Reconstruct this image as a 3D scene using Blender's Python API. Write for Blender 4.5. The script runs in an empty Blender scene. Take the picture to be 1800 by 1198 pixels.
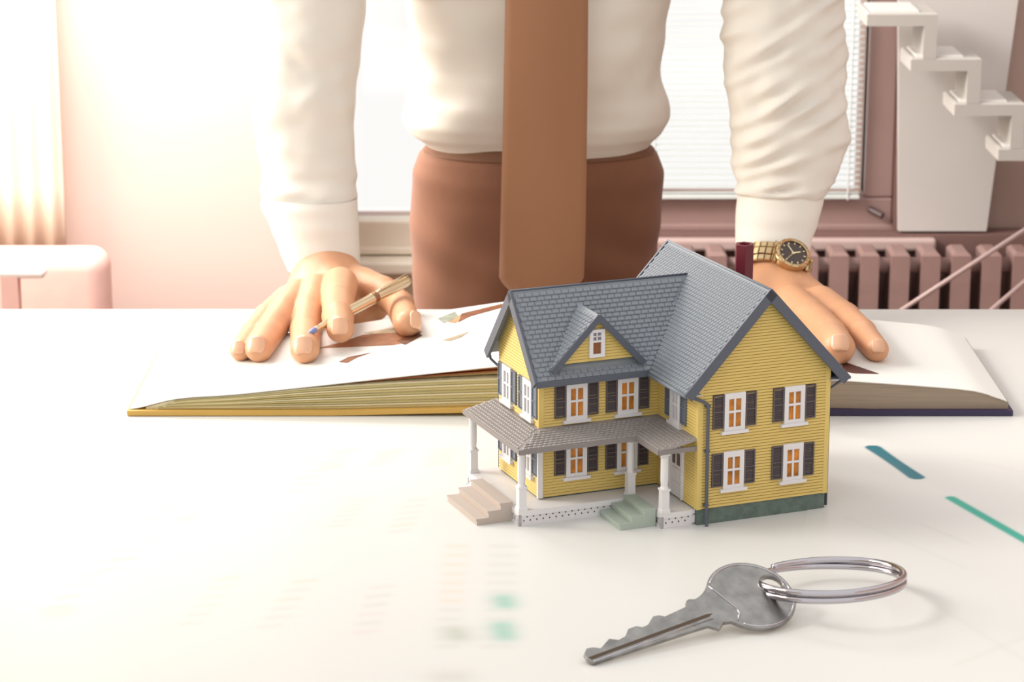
import bpy, bmesh, math, random
import numpy as np
from mathutils import Vector, Matrix, noise
random.seed(7)
scn = bpy.context.scene
COL = scn.collection

# ------------------------------------------------------------------ camera, light, exposure
FPX, PITCH, CAMH = 4500.0, 0.2608, 1.565
cam_d = bpy.data.cameras.new('camera'); cam = bpy.data.objects.new('camera', cam_d); COL.objects.link(cam)
cam.location = (0, 0, CAMH); cam.rotation_euler = (math.pi/2 - PITCH, 0, 0)
cam_d.sensor_width = 36; cam_d.lens = 36*FPX/1800; cam_d.clip_start = .05
cam_d.dof.use_dof = True; cam_d.dof.focus_distance = 2.55; cam_d.dof.aperture_fstop = 13
scn.camera = cam
scn.view_settings.view_transform = 'Standard'; scn.view_settings.look = 'None'
scn.view_settings.gamma = 1; scn.view_settings.use_curve_mapping = False
scn.view_settings.exposure = 0.32
wd = bpy.data.worlds.new('world'); scn.world = wd; wd.use_nodes = True
wd.node_tree.nodes['Background'].inputs[0].default_value = (1.0, .99, .97, 1)
wd.node_tree.nodes['Background'].inputs[1].default_value = .86

def lamp(name, kind, loc, aim, energy, color, size=1, size_y=None, angle=None):
    d = bpy.data.lights.new(name, kind); o = bpy.data.objects.new(name, d); COL.objects.link(o)
    o.location = loc; o.rotation_euler = (Vector(aim)-Vector(loc)).to_track_quat('-Z', 'Y').to_euler()
    d.energy = energy; d.color = color
    if kind == 'AREA':
        d.shape = 'RECTANGLE'; d.size = size; d.size_y = size_y or size
    if kind == 'SUN': d.angle = math.radians(angle)
    return o
lamp('sun', 'SUN', (-4, 2.95, 3.2), (0, 2.6, .8), 2.3, (1.0, .95, .87), angle=24)
lamp('window_daylight', 'AREA', (-2.1, 3.3, 1.5), (0.0, 3.3, .95), 32, (1.0, .89, .74), 1.2, 1.2)
lamp('added_cupboard_wash', 'AREA', (-.85, 3.72, 1.75), (-.52, 4.25, .95), 38, (1.0, .94, .90), 1.1, .5)  # added lamp out of view, brightens the cupboard towards its top

# ------------------------------------------------------------------ helpers
def lin(c): 
    return tuple(((x/255)/12.92 if x/255 <= .04045 else (((x/255)+.055)/1.055)**2.4) for x in c)
cp, sp = math.cos(PITCH), math.sin(PITCH)
def ray(px, py):
    a = (px-900)/FPX; b = (599-py)/FPX
    return Vector((a, cp+b*sp, -sp+b*cp))
def onz(px, py, z):
    r = ray(px, py); return Vector((0, 0, CAMH)) + r*((z-CAMH)/r.z)
def ony(px, py, Y):
    r = ray(px, py); return Vector((0, 0, CAMH)) + r*(Y/r.y)

MATS = {}
def mat(name, rgb, rough=.5, metal=0, var=0, vscale=40, bump=0, bscale=200, spec=None, sss=0, trans=0, stretch=None, sheen=0):
    if name in MATS: return MATS[name]
    m = bpy.data.materials.new(name); m.use_nodes = True; nt = m.node_tree
    b = nt.nodes['Principled BSDF']; k_ = 1 if metal else .80; c = (*[q*k_ for q in lin(rgb)], 1)
    b.inputs['Base Color'].default_value = c; b.inputs['Roughness'].default_value = rough
    b.inputs['Metallic'].default_value = metal
    if spec is not None: b.inputs['Specular IOR Level'].default_value = spec
    if sss:
        b.inputs['Subsurface Weight'].default_value = sss; b.inputs['Subsurface Scale'].default_value = .01
    if trans: b.inputs['Transmission Weight'].default_value = trans
    if sheen: b.inputs['Sheen Weight'].default_value = sheen
    tc = nt.nodes.new('ShaderNodeTexCoord'); mp = nt.nodes.new('ShaderNodeMapping')
    nt.links.new(tc.outputs['Object'], mp.inputs[0])
    if stretch: mp.inputs['Scale'].default_value = stretch
    if var:
        n = nt.nodes.new('ShaderNodeTexNoise'); n.inputs['Scale'].default_value = vscale; n.inputs['Detail'].default_value = 4
        nt.links.new(mp.outputs[0], n.inputs['Vector'])
        r = nt.nodes.new('ShaderNodeValToRGB')
        r.color_ramp.elements[0].position = .3; r.color_ramp.elements[1].position = .7
        r.color_ramp.elements[0].color = (*[x*(1-var) for x in c[:3]], 1)
        r.color_ramp.elements[1].color = (*[min(1, x*(1+var)) for x in c[:3]], 1)
        nt.links.new(n.outputs['Fac'], r.inputs[0]); nt.links.new(r.outputs[0], b.inputs['Base Color'])
    if bump:
        n = nt.nodes.new('ShaderNodeTexNoise'); n.inputs['Scale'].default_value = bscale; n.inputs['Detail'].default_value = 3
        nt.links.new(mp.outputs[0], n.inputs['Vector'])
        bp = nt.nodes.new('ShaderNodeBump'); bp.inputs['Strength'].default_value = bump; bp.inputs['Distance'].default_value = .002
        nt.links.new(n.outputs['Fac'], bp.inputs['Height']); nt.links.new(bp.outputs[0], b.inputs['Normal'])
    MATS[name] = m; return m

def tag(o, label=None, cat=None, group=None, kind=None):
    if label: o['label'] = label
    if cat: o['category'] = cat
    if group: o['group'] = group
    if kind: o['kind'] = kind
    return o
def empty(name, loc=(0, 0, 0), rz=0, label=None, cat=None, group=None, kind=None):
    o = bpy.data.objects.new(name, None); COL.objects.link(o); o.location = loc; o.rotation_euler = (0, 0, rz)
    o.empty_display_size = .05
    return tag(o, label, cat, group, kind)
def link_mesh(name, me, parent=None, loc=None):
    o = bpy.data.objects.new(name, me); COL.objects.link(o)
    if parent is not None: o.parent = parent
    if loc is not None: o.location = loc
    return o

class MB:
    def __init__(s): s.v = []; s.f = []
    def add(s, vs, fs):
        n = len(s.v); s.v += [tuple(v) for v in vs]; s.f += [tuple(i+n for i in f) for f in fs]; return s
    def box(s, x0, x1, y0, y1, z0, z1, M=None):
        vs = [Vector((x, y, z)) for z in (z0, z1) for y in (y0, y1) for x in (x0, x1)]
        if M is not None: vs = [M @ v for v in vs]
        return s.add(vs, [(0, 2, 3, 1), (4, 5, 7, 6), (0, 1, 5, 4), (2, 6, 7, 3), (0, 4, 6, 2), (1, 3, 7, 5)])
    def bbox(s, x0, x1, y0, y1, z0, z1, b, M=None):   # box whose +z face is chamfered
        vs = [Vector(p) for p in ((x0, y0, z0), (x1, y0, z0), (x1, y1, z0), (x0, y1, z0), (x0, y0, z1-b), (x1, y0, z1-b), (x1, y1, z1-b), (x0, y1, z1-b),
              (x0+b, y0+b, z1), (x1-b, y0+b, z1), (x1-b, y1-b, z1), (x0+b, y1-b, z1))]
        if M is not None: vs = [M @ v for v in vs]
        return s.add(vs, [(3, 2, 1, 0), (0, 1, 5, 4), (1, 2, 6, 5), (2, 3, 7, 6), (3, 0, 4, 7), (4, 5, 9, 8), (5, 6, 10, 9), (6, 7, 11, 10), (7, 4, 8, 11), (8, 9, 10, 11)])
    def prism(s, poly, fn0, fn1):       # poly 2D, two embeddings
        n = len(poly); vs = [fn0(*p) for p in poly] + [fn1(*p) for p in poly]
        fs = [tuple(range(n)), tuple(range(2*n-1, n-1, -1))] + [(i, i+n, (i+1) % n+n, (i+1) % n) for i in range(n)]
        return s.add(vs, fs)
    def tube(s, pts, r, seg=10, closed=False, caps=True):
        pts = [Vector(p) for p in pts]; n = len(pts); rr = r if isinstance(r, (list, tuple)) else [r]*n
        up = Vector((0, 0, 1)); prev = None; rings = []
        for i in range(n):
            a = pts[(i-1) % n] if (closed or i > 0) else pts[i]; b = pts[(i+1) % n] if (closed or i < n-1) else pts[i]
            t = (b-a).normalized()
            if prev is None:
                x = t.cross(up)
                if x.length < .01: x = t.cross(Vector((1, 0, 0)))
            else: x = prev - t*prev.dot(t)
            x.normalize(); prev = x; y = t.cross(x)
            rings.append([pts[i] + (x*math.cos(q)+y*math.sin(q))*rr[i] for q in [2*math.pi*k/seg for k in range(seg)]])
        return s.rings(rings, closed, caps)
    def rings(s, rings, closed=False, caps=True):
        n = len(rings); seg = len(rings[0]); vs = [p for r in rings for p in r]; fs = []
        for i in range(n if closed else n-1):
            j = (i+1) % n
            for k in range(seg):
                l = (k+1) % seg; fs.append((i*seg+k, i*seg+l, j*seg+l, j*seg+k))
        if caps and not closed: fs += [tuple(range(seg-1, -1, -1)), tuple((n-1)*seg+k for k in range(seg))]
        return s.add(vs, fs)
    def lathe(s, prof, M=None, seg=20, caps=True):   # prof [(r,z)]
        M = M or Matrix.Identity(4)
        return s.rings([[M @ Vector((r*math.cos(q), r*math.sin(q), z)) for q in [2*math.pi*k/seg for k in range(seg)]] for r, z in prof], caps=caps)
    def mesh(s, name, m, smooth=False, fix=True):
        me = bpy.data.meshes.new(name); me.from_pydata(s.v, [], s.f)
        if fix:
            bm = bmesh.new(); bm.from_mesh(me); bmesh.ops.recalc_face_normals(bm, faces=bm.faces); bm.to_mesh(me); bm.free()
        if smooth:
            me.polygons.foreach_set('use_smooth', [True]*len(me.polygons))
        me.materials.append(m); me.update(); return me
    def build(s, name, m, parent=None, smooth=False, loc=None, auto=None):
        me = s.mesh(name, m, smooth or bool(auto))
        if auto:
            bm = bmesh.new(); bm.from_mesh(me)
            for e in bm.edges:
                if len(e.link_faces) == 2 and e.calc_face_angle(0) > math.radians(auto): e.smooth = False
            bm.to_mesh(me); bm.free()
        return link_mesh(name, me, parent, loc)

def bevel(o, w=.001, seg=2, ang=30):
    md = o.modifiers.new('bevel', 'BEVEL'); md.width = w; md.segments = seg; md.limit_method = 'ANGLE'; md.angle_limit = math.radians(ang)
    return o

# ------------------------------------------------------------------ the room
TZ = .75
WY = 4.4
M_wall = mat('warm_wall_paint', (204, 178, 168), .8, var=.05, vscale=3)
M_wallL = mat('cream_wall_paint', (236, 222, 196), .8, var=.03, vscale=3)
M_floor = mat('brown_floor', (120, 90, 75), .5, var=.15, vscale=8, stretch=(1, 8, 1))
MB().box(-2.2, 2.2, -.6, WY, -.05, 0).build('floor', M_floor)['kind'] = 'structure'
# windows: (x0, x1, sill z, top z)
wins = [(-.30, .02, ony(670, 384, WY).z, 1.9), (ony(1120, 0, WY).x, ony(1522, 200, WY).x, ony(1200, 343, WY).z, 1.9)]
wx = [-2.2] + [v for w in wins for v in w[:2]] + [2.2]
wb = MB()
for i in range(0, len(wx), 2): wb.box(wx[i], wx[i+1], WY, WY+.12, 0, 2.3)
for x0, x1, z0, z1 in wins: wb.box(x0, x1, WY, WY+.12, 0, z0-.012); wb.box(x0, x1, WY, WY+.12, z1, 2.3)
wb.build('wall_back', M_wall)['kind'] = 'structure'
MB().box(-2.32, -2.2, 3.95, WY+.12, 0, 2.3).box(-2.32, -2.2, -.6, 2.6, 0, 2.3).box(-2.32, -2.2, 2.6, 3.95, 0, .8).box(-2.32, -2.2, 2.6, 3.95, 2.1, 2.3).build('wall_left', M_wallL)['kind'] = 'structure'
MB().box(2.2, 2.32, -.6, WY+.12, 0, 2.3).build('wall_right', M_wall)['kind'] = 'structure'
M_frame = mat('mauve_window_frame', (176, 146, 140), .45, var=.04, vscale=10)
M_framel = mat('beige_window_frame', (250, 240, 222), .45)
glass = bpy.data.materials.new('window_glass'); glass.use_nodes = True
gn = glass.node_tree; gn.nodes.clear()
go = gn.nodes.new('ShaderNodeOutputMaterial'); gt = gn.nodes.new('ShaderNodeBsdfTransparent'); gg = gn.nodes.new('ShaderNodeBsdfGlossy'); gm = gn.nodes.new('ShaderNodeMixShader')
gm.inputs[0].default_value = .06; gg.inputs['Roughness'].default_value = .05
gn.links.new(gt.outputs[0], gm.inputs[1]); gn.links.new(gg.outputs[0], gm.inputs[2]); gn.links.new(gm.outputs[0], go.inputs[0])
for n, ((x0, x1, z0, z1), mf) in enumerate(zip(wins, (M_framel, M_frame)), 1):
    w = empty('window_%d' % n, ((x0+x1)/2, WY, z0), kind='structure')
    hw = (x1-x0)/2; H = z1-z0; t = .05
    f = MB()
    f.box(-hw-t, hw+t, -.02, .03, -t-.004, 0).box(-hw-t, hw+t, -.02, .03, H, H+t).box(-hw-t, -hw, -.02, .03, 0, H).box(hw, hw+t, -.02, .03, 0, H)
    f.box(-hw-t-.006, hw+t+.006, -.026, .02, -t-.010, -t+.004)
    bevel(f.build('window_frame', mf, w), .004)
    MB().box(-hw, hw, .04, .046, 0, H).build('pane', glass, w)
    s = MB().box(-hw-.12, hw+.12, -.075, .0, -t-.034, -t-.012)
    bevel(s.build('window_sill', mat('pale_sill', (222, 196, 190), .4) if n == 2 else mat('cream_sill', (252, 244, 226), .4), w), .005)
    if n == 2: MB().tube([(hw+.01, -.022, -.02), (hw+.03, -.04, -.028)], .006).build('window_latch', mat('dark_latch', (90, 70, 70), .4), w)
x0, x1, z0, z1 = wins[1]
MB().box(x1+.05, x1+.085, WY-.035, WY-.001, z0-.10, 2.25).build('trim_1', mat('brown_trim', (136, 104, 98), .5))['kind'] = 'structure'
MB().box(wins[0][0]-.06, wins[0][1]+.05, WY-.012, WY-.0005, 0, wins[0][2]-.085).build('trim_2', mat('cream_panel', (246, 230, 204), .6))['kind'] = 'structure'
# venetian blind in the right window
bl = empty('window_blind', ((x0+x1)/2, WY-.035, z0), label='white venetian blind with thin slats filling the bright window behind the watch arm', cat='blind')
M_blind = mat('white_blind', (240, 248, 244), .4)
hw = (x1-x0)/2-.012
sl = MB().bbox(-hw, hw, -.005, .005, -.0004, .0006, .0003).mesh('slat', M_blind)
for i in range(60): link_mesh('slat', sl, bl, (0, 0, .012+i*.0105))
MB().tube([(hw-.02, -.006, 0), (hw-.02, -.006, 1.2)], .0015, 6).build('ladder_cord', M_blind, bl)
MB().tube([(-hw+.02, -.006, 0), (-hw+.02, -.006, 1.2)], .0015, 6).build('ladder_cord', M_blind, bl)
MB().bbox(-hw, hw, -.012, .012, 1.19, 1.22, .003).build('head_rail', M_blind, bl)
MB().bbox(-hw, hw, -.006, .006, .002, .009, .002).build('bottom_rail', M_blind, bl)

# radiator below the right window
M_rad = mat('mauve_radiator', (172, 140, 134), .45, var=.04)
rx0, rx1 = ony(1150, 480, WY-.1).x, ony(1830, 480, WY-.1).x
rt = ony(1500, 436, WY-.12).z
rad = empty('radiator', ((rx0+rx1)/2, WY-.12, 0), label='mauve column radiator standing under the right-hand window sill', cat='radiator')
cm = MB().bbox(-.016, .016, -.035, .035, .1, rt, .006).mesh('column', M_rad)
hwid = (rx1-rx0)/2; x = -hwid; k = 0
while x < hwid:
    o = link_mesh('column', cm, rad, (x, 0, 0)); x += .052
for zz in (.16, rt-.03): MB().tube([(-hwid, 0, zz), (hwid, 0, zz)], .014).build('header_pipe', M_rad, rad, smooth=True)
MB().box(-hwid+.02, -hwid+.05, -.02, .02, 0, .13).box(hwid-.05, hwid-.02, -.02, .02, 0, .13).build('foot', M_rad, rad)
rb = MB().box(-hwid-.05, hwid+.05, .06, .115, 0, rt+.01).build('back_plate', mat('dark_radiator_back', (140, 108, 102), .6), rad)

# pale wall screen with zigzag staircase, at the right
def X(px, py, Y=WY): return ony(px, py, Y)
scr = MB()
pp = [X(1578, 404, 4.36), X(1732, 404, 4.36), X(1796, -60, 4.36), X(1578, -60, 4.36)]
scr.prism([(p.x, p.z) for p in pp], lambda a, b: (a, 4.35, b), lambda a, b: (a, 4.365, b))
o = scr.build('wall_board', mat('pale_grey_board', (226, 222, 218), .6, var=.03, vscale=4))
tag(o, 'tall pale grey board with a slanting edge standing against the wall behind the staircase', 'board')
st = empty('staircase', (X(1590, 90, 4.25).x, 4.25, 0), label='pale zigzag open staircase going down to the right at the wall', cat='staircase')
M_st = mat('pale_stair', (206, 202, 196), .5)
M_st2 = mat('white_stair_highlight', (250, 248, 244), .5)
base = Vector(st.location)
for k in range(-1, 5):
    ox, oy = k*76, k*78
    a = X(1592+ox, 92+oy, 4.25)-base; b = X(1714+ox, 110+oy, 4.25)-base; c = X(1714+ox, 172+oy, 4.25)-base
    M = Matrix.Translation((a.x, 0, a.z))
    w = b.x-a.x
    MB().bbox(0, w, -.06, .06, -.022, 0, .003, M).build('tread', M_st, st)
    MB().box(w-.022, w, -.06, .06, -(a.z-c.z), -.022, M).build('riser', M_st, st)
    MB().box(.01, w-.03, -.052, .052, .0, .003, M).build('tread_highlight', M_st2, st)  # thin white sheet paints a bright highlight onto each tread
# handrails of the staircase
for k, (a, b) in enumerate(((X(1500, 600, 4.1), X(1830, 385, 4.1)), (X(1560, 700, 4.1), X(1830, 470, 4.1)))):
    o = MB().tube([a, b], .004, 8).build('handrail', mat('pale_rail', (196, 170, 166), .4), None, smooth=True)
    tag(o, ('upper' if k == 0 else 'lower') + ' pale slanting handrail at the right behind the desk', 'handrail')

# made-up cupboard behind the left arm; washed-out haze put into its pale colour
M_cup = mat('haze_pale_cupboard', (236, 212, 202), .55, var=.02, vscale=2, stretch=(1, 1, 4))
cx0, cx1 = X(97, 400, 4.1).x, X(600, 400, 4.1).x
cup = empty('cupboard', ((cx0+cx1)/2, 4.18, 0), label='tall pale cupboard added for the washed-out glow behind the left arm', cat='cupboard')
hw = (cx1-cx0)/2
bevel(MB().box(-hw, hw, -.06, .2, .02, 1.35).build('body', M_cup, cup), .003)
MB().box(-hw+.01, hw-.01, -.05, .2, 0, .02).build('plinth', mat('brown_plinth', (110, 80, 66), .6), cup)
bevel(MB().box(-hw+.003, hw-.003, -.072, -.061, .03, 1.34).build('door', M_cup, cup), .003)
# cream curtain at far left
cr = MB(); ca, cb = X(-60, 0, 4.05).x, X(96, 0, 4.05).x
zt, zb = 1.9, X(40, 432, 4.05).z
N = 60; rows = []
for j in range(14):
    z = zb + (zt-zb)*j/13
    rows.append([(ca+(cb-ca)*i/N, 4.05+.0035*math.sin(i*.45)*(1+.3*math.sin(j*.5)), z - (.02*i/N if j == 0 else 0)) for i in range(N+1)] + [(ca+(cb-ca)*i/N, 4.053+.0035*math.sin(i*.45)*(1+.3*math.sin(j*.5)), z - (.02*i/N if j == 0 else 0)) for i in range(N, -1, -1)])
cr.rings(rows)
tag(cr.build('curtain', mat('cream_curtain', (250, 236, 214), .8, sheen=.2), None, smooth=True), 'cream hanging curtain at the far left edge beside the cupboard', 'curtain')
# pink armchair corner at the far left, below the curtain
ch = empty('armchair', (X(-10, 500, 3.75).x, 3.75, 0), label='pink padded armchair with a white arm rest at the far left', cat='chair')
def soft_box(mb, x0, x1, y0, y1, z0, z1, r, seg=5):
    bm = bmesh.new(); bmesh.ops.create_cube(bm, size=1)
    for v in bm.verts: v.co = Vector(((x0+x1)/2+v.co.x*(x1-x0), (y0+y1)/2+v.co.y*(y1-y0), (z0+z1)/2+v.co.z*(z1-z0)))
    bmesh.ops.bevel(bm, geom=bm.edges[:], offset=r, segments=seg, profile=.5, affect='EDGES')
    bm.verts.index_update(); mb.add([v.co.copy() for v in bm.verts], [tuple(v.index for v in f.verts) for f in bm.faces]); bm.free(); return mb
M_pk = mat('pink_upholstery', (238, 196, 186), .8, var=.03)
zb1 = X(40, 432, 3.98).z; za = X(30, 468, 3.75).z
soft_box(MB(), -.30, .12, -.25, .25, .33, .43, .03).build('seat', M_pk, ch, smooth=True)
soft_box(MB(), -.30, .14, .17, .26, .40, zb1, .03).build('backrest', M_pk, ch, smooth=True)
soft_box(MB(), -.30, .085, -.05, -.02, za-.008, za+.006, .006).build('arm_rest', mat('white_arm', (252, 246, 242), .4), ch, smooth=True)
for yy in (-.05,): MB().box(.02, .045, yy, yy+.025, .40, za-.004).build('arm_support', M_pk, ch)
for sx in (-.27, .04):
    for sy in (-.22, .22): MB().lathe([(.012, 0), (.018, .34)], Matrix.Translation((sx, sy, 0)), 12).build('leg', mat('brown_leg', (120, 84, 66), .5), ch, smooth=True)

# ------------------------------------------------------------------ the desk
TYB = onz(900, 543, TZ).y
M_desk = mat('white_desk_laminate', (240, 240, 237), .35, spec=.3, var=.008, vscale=3)
dk = empty('desk', (0, 2.4, 0), label='wide white desk filling the foreground under the book and model house', cat='desk')
bevel(MB().box(-1.25, 1.25, -.9, TYB-2.4, TZ-.03, TZ).build('desk_top', M_desk, dk), .001)
for sx in (-1.15, 1.15):
    for sy in (-.8, TYB-2.4-.1): bevel(MB().box(sx-.03, sx+.03, sy-.03, sy+.03, 0, TZ-.03).build('leg', M_desk, dk), .003)

# printed sheets on the desk: soft coloured print, plus the house's painted faint shadow, in the sheet's own colour attribute
def print_sheet(name, corners, blobs, label, cat, nx=340, ny=160, z=TZ+.00025, base=(240, 240, 237)):
    c = [Vector((p.x, p.y, 0)) for p in corners]
    V = []; F = []
    for j in range(ny+1):
        for i in range(nx+1):
            u, v = i/nx, j/ny
            p = (c[0]*(1-u)+c[1]*u)*(1-v) + (c[3]*(1-u)+c[2]*u)*v
            V.append((p.x, p.y, z))
    n = (nx+1)*(ny+1)
    V += [(x, y, z-.00022) for x, y, _ in V]
    for j in range(ny):
        for i in range(nx):
            a = j*(nx+1)+i; F.append((a, a+1, a+nx+2, a+nx+1))
    rim = [i for i in range(nx+1)] + [j*(nx+1)+nx for j in range(1, ny+1)] + [ny*(nx+1)+i for i in range(nx-1, -1, -1)] + [j*(nx+1) for j in range(ny-1, 0, -1)]
    for k in range(len(rim)):
        a, b = rim[k], rim[(k+1) % len(rim)]; F.append((a, a+n, b+n, b))
    me = bpy.data.meshes.new(name); me.from_pydata(V, [], F)
    A = np.array(V)[:, :2]; col = np.ones((len(V), 3))*np.array(lin(base))*.8
    for (p0, p1, w, rgb, s, soft) in blobs:           # segment with half width w
        p0 = np.array(p0[:2]); p1 = np.array(p1[:2]); d = p1-p0; L = max(1e-9, d@d)
        t = np.clip(((A-p0)@d)/L, 0, 1); dist = np.linalg.norm(A-(p0+t[:, None]*d), axis=1)
        k = s/(1+np.exp((dist-w)/soft)); col = col*(1-k[:, None])+np.array(lin(rgb))*.8*k[:, None]
    ca = me.color_attributes.new('print', 'FLOAT_COLOR', 'POINT')
    ca.data.foreach_set('color', np.c_[col, np.ones(len(V))].ravel())
    m = bpy.data.materials.new(name+'_paper'); m.use_nodes = True; nt = m.node_tree
    at = nt.nodes.new('ShaderNodeAttribute'); at.attribute_name = 'print'
    nt.links.new(at.outputs['Color'], nt.nodes['Principled BSDF'].inputs['Base Color']); nt.nodes['Principled BSDF'].inputs['Roughness'].default_value = .35
    nt.nodes['Principled BSDF'].inputs['Specular IOR Level'].default_value = .3
    me.materials.append(m)
    o = bpy.data.objects.new(name, me); COL.objects.link(o); return tag(o, label, cat)
def g(px, py): p = onz(px, py, TZ); return (p.x, p.y)
bl = []
TEAL = (120, 205, 185); GR = (214, 212, 206); WARM = (238, 214, 186); PNK = (236, 216, 210)
for (px, py, s) in ((330, 912, .55), (452, 806, .5), (108, 1078, .55)): bl.append((g(px-14, py+3), g(px+12, py-6), .0035, TEAL, s*.9, .005))
bl += [(g(885, 1052), g(889, 1062), .009, TEAL, .75, .004), (g(882, 1100), g(888, 1118), .009, TEAL, .75, .004), (g(800, 1110), g(806, 1118), .010, (176, 190, 170), .6, .005), (g(780, 1190), g(800, 1190), .012, GR, .6, .006)]
cols = [((90, 1080), (215, 960), (300, 850), (400, 780)), ((185, 1010), (330, 905)), ((330, 1105), (410, 1010)), ((470, 1110), (540, 1015)), ((640, 1120), (675, 1025)), ((270, 915), (390, 840)), ((520, 870), (560, 800)), ((590, 930), (640, 875)), ((700, 940), (735, 875)), ((150, 900), (290, 790)), ((420, 800), (500, 750)), ((575, 830), (610, 790)), ((665, 820), (695, 790)), ((770, 820), (780, 790))]
rs = random.Random(3)
for c in cols:
    for a, b in zip(c[:-1], c[1:]):
        n = 6
        for i in range(n):
            px = a[0]+(b[0]-a[0])*(i+.5)/n; py = a[1]+(b[1]-a[1])*(i+.5)/n
            q = rs.choice([GR, WARM, PNK, GR]); bl.append((g(px-16, py), g(px+14, py-3), .002, q, .55, .0025))
for i in range(12):
    py = 960+i*16
    bl.append((g(790-i*1.5, py), g(815-i*1.5, py), .0022, WARM if i < 7 else GR, .5, .003)); bl.append((g(868-i, py), g(905-i, py), .0022, GR, .45, .003))
print_sheet('spreadsheet_print', [onz(-120, 1230, TZ), onz(1430, 1225, TZ), onz(1500, 765, TZ), onz(200, 765, TZ)], bl, 'large white sheet of pale printed number columns with small teal marks at lower left', 'document')
bl = []
def st_(a, b, w, c, s, so): bl.append((g(*a), g(*b), w, c, s, so))
T1 = (0, 122, 140); T2 = (60, 185, 165)
for k in range(5): st_((1531+k*2, 787), (1609-k*2+6, 839), .0062, T1, .97, .0007)
for k in range(3): st_((1672, 876), (1830, 966), .0046, T2, .9, .0010)
st_((1620, 922), (1700, 955), .001, (220, 222, 214), .6, .0015); st_((1490, 910), (1700, 1000), .001, (226, 228, 220), .5, .0015)
st_((1560, 1010), (1800, 1160), .0012, (226, 226, 220), .5, .002); st_((1680, 1170), (1800, 1120), .0012, (226, 226, 214), .5, .002)
st_((1700, 810), (1800, 830), .0015, (236, 230, 228), .6, .002)
st_((1480, 830), (1500, 850), .030, (226, 230, 226), .35, .02)  # house's faint cast shadow, painted as a soft grey patch
print_sheet('plan_sheet', [onz(1330, 1205, TZ), onz(1960, 1205, TZ), onz(1830, 748, TZ), onz(1462, 748, TZ)], bl, 'white plan sheet with two slanting teal bars lying right of the model house', 'document', 300, 260, TZ+.0006)

# ------------------------------------------------------------------ the model house
HT = Vector((.1795, 2.3575, TZ+.0003)); HY = .3854
house = empty('model_house', HT, HY, 'yellow two-storey model house with grey shingled roofs and white porch, on the desk', 'model house')
M_yel = mat('yellow_siding', (238, 209, 122), .45, var=.03, vscale=60)
M_roof = mat('slate_roof', (138, 145, 154), .5, var=.05, vscale=300)
M_rake = mat('dark_slate_trim', (92, 98, 112), .45)
M_shut = mat('charcoal_shutter', (100, 90, 92), .5)
M_shutb = mat('blue_grey_shutter', (118, 126, 140), .5)
M_whi = mat('white_trim', (246, 244, 246), .4)
M_found = mat('green_grey_foundation', (108, 126, 118), .8, var=.2, vscale=120, bump=.4, bscale=500)
M_por = mat('porch_roof_grey', (168, 161, 158), .5, var=.05, vscale=200)
W_, HF, O_, E_, E, R_, D = .1411, .0161, .0075, .0176, .1357, .2309, .2138
V1, L_, DW, O2, R2, E2, e2 = .0909, .1280, .1041, .0095, .2145, .1379, .0139
SM = (R_-E)/(W_/2+E_); SW = (R2-E2)/(DW/2+e2)
def zmain(u): return R_ - SM*abs(u-W_/2)
def zwing(v): return R2 - SW*abs(v-(V1+DW/2))
TH = .0035
# solid cores
mainpoly = [(0, HF), (W_, HF), (W_, zmain(W_)-TH), (W_/2, R_-TH*1.4), (0, zmain(0)-TH)]
c1 = MB().prism(mainpoly, lambda a, b: (a, .0005, b), lambda a, b: (a, D, b))
c1.build('wall', M_yel, house)
wp = [(V1, HF), (V1+DW, HF), (V1+DW, zwing(V1+DW)-TH), (V1+DW/2, R2-TH*1.4), (V1, zwing(V1)-TH)]
c2 = MB().prism(wp, lambda a, b: (-L_+.0005, a, b), lambda a, b: (.02, a, b))
c2.build('wall', M_yel, house)
MB().box(.0005, W_-.0005, .0005, D-.001, 0, HF).box(-L_+.001, 0, V1+.001, V1+DW-.001, 0, HF).build('foundation', M_found, house)
# clapboards
def siding(poly, emb, name='siding', pitch=.0030, out=.0013):
    zs = [p[1] for p in poly]; z0, z1 = min(zs), max(zs); mb = MB(); n = int(round((z1-z0)/pitch))
    def span(z):
        xs = []
        for i in range(len(poly)):
            (a, b), (c, d) = poly[i], poly[(i+1) % len(poly)]
            if b != d and min(b, d)-1e-9 <= z <= max(b, d)+1e-9: xs.append(a+(c-a)*(z-b)/(d-b))
        return (min(xs), max(xs)) if xs else None
    for i in range(n):
        a, b = z0+(z1-z0)*i/n, z0+(z1-z0)*(i+1)/n
        s0, s1 = span(a+1e-6), span(b-1e-6)
        if not s0 or not s1: continue
        a = a+(b-a)*.24
        vs = [emb(s0[0], a, out), emb(s0[1], a, out), emb(s1[1], b, out*.55), emb(s1[0], b, out*.55), emb(s0[0], a, 0), emb(s0[1], a, 0), emb(s1[1], b, 0), emb(s1[0], b, 0)]
        mb.add(vs, [(0, 1, 2, 3), (0, 4, 5, 1), (0, 3, 7, 4), (1, 5, 6, 2), (3, 2, 6, 7)])
    return mb.build(name, M_yel, house)
siding(mainpoly, lambda s, w, o: (s, -o, w))
siding([(.0, HF), (V1, HF), (V1, zmain(0)-TH), (0, zmain(0)-TH)], lambda s, w, o: (-o, s, w))
siding([(-L_, HF), (0, HF), (0, zwing(V1)-TH), (-L_, zwing(V1)-TH)], lambda s, w, o: (s, V1-o, w))
siding(wp, lambda s, w, o: (-L_-o, s, w))
siding([(0, HF), (D, HF), (D, zmain(W_)-TH), (0, zmain(W_)-TH)], lambda s, w, o: (W_+o, s, w))
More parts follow.
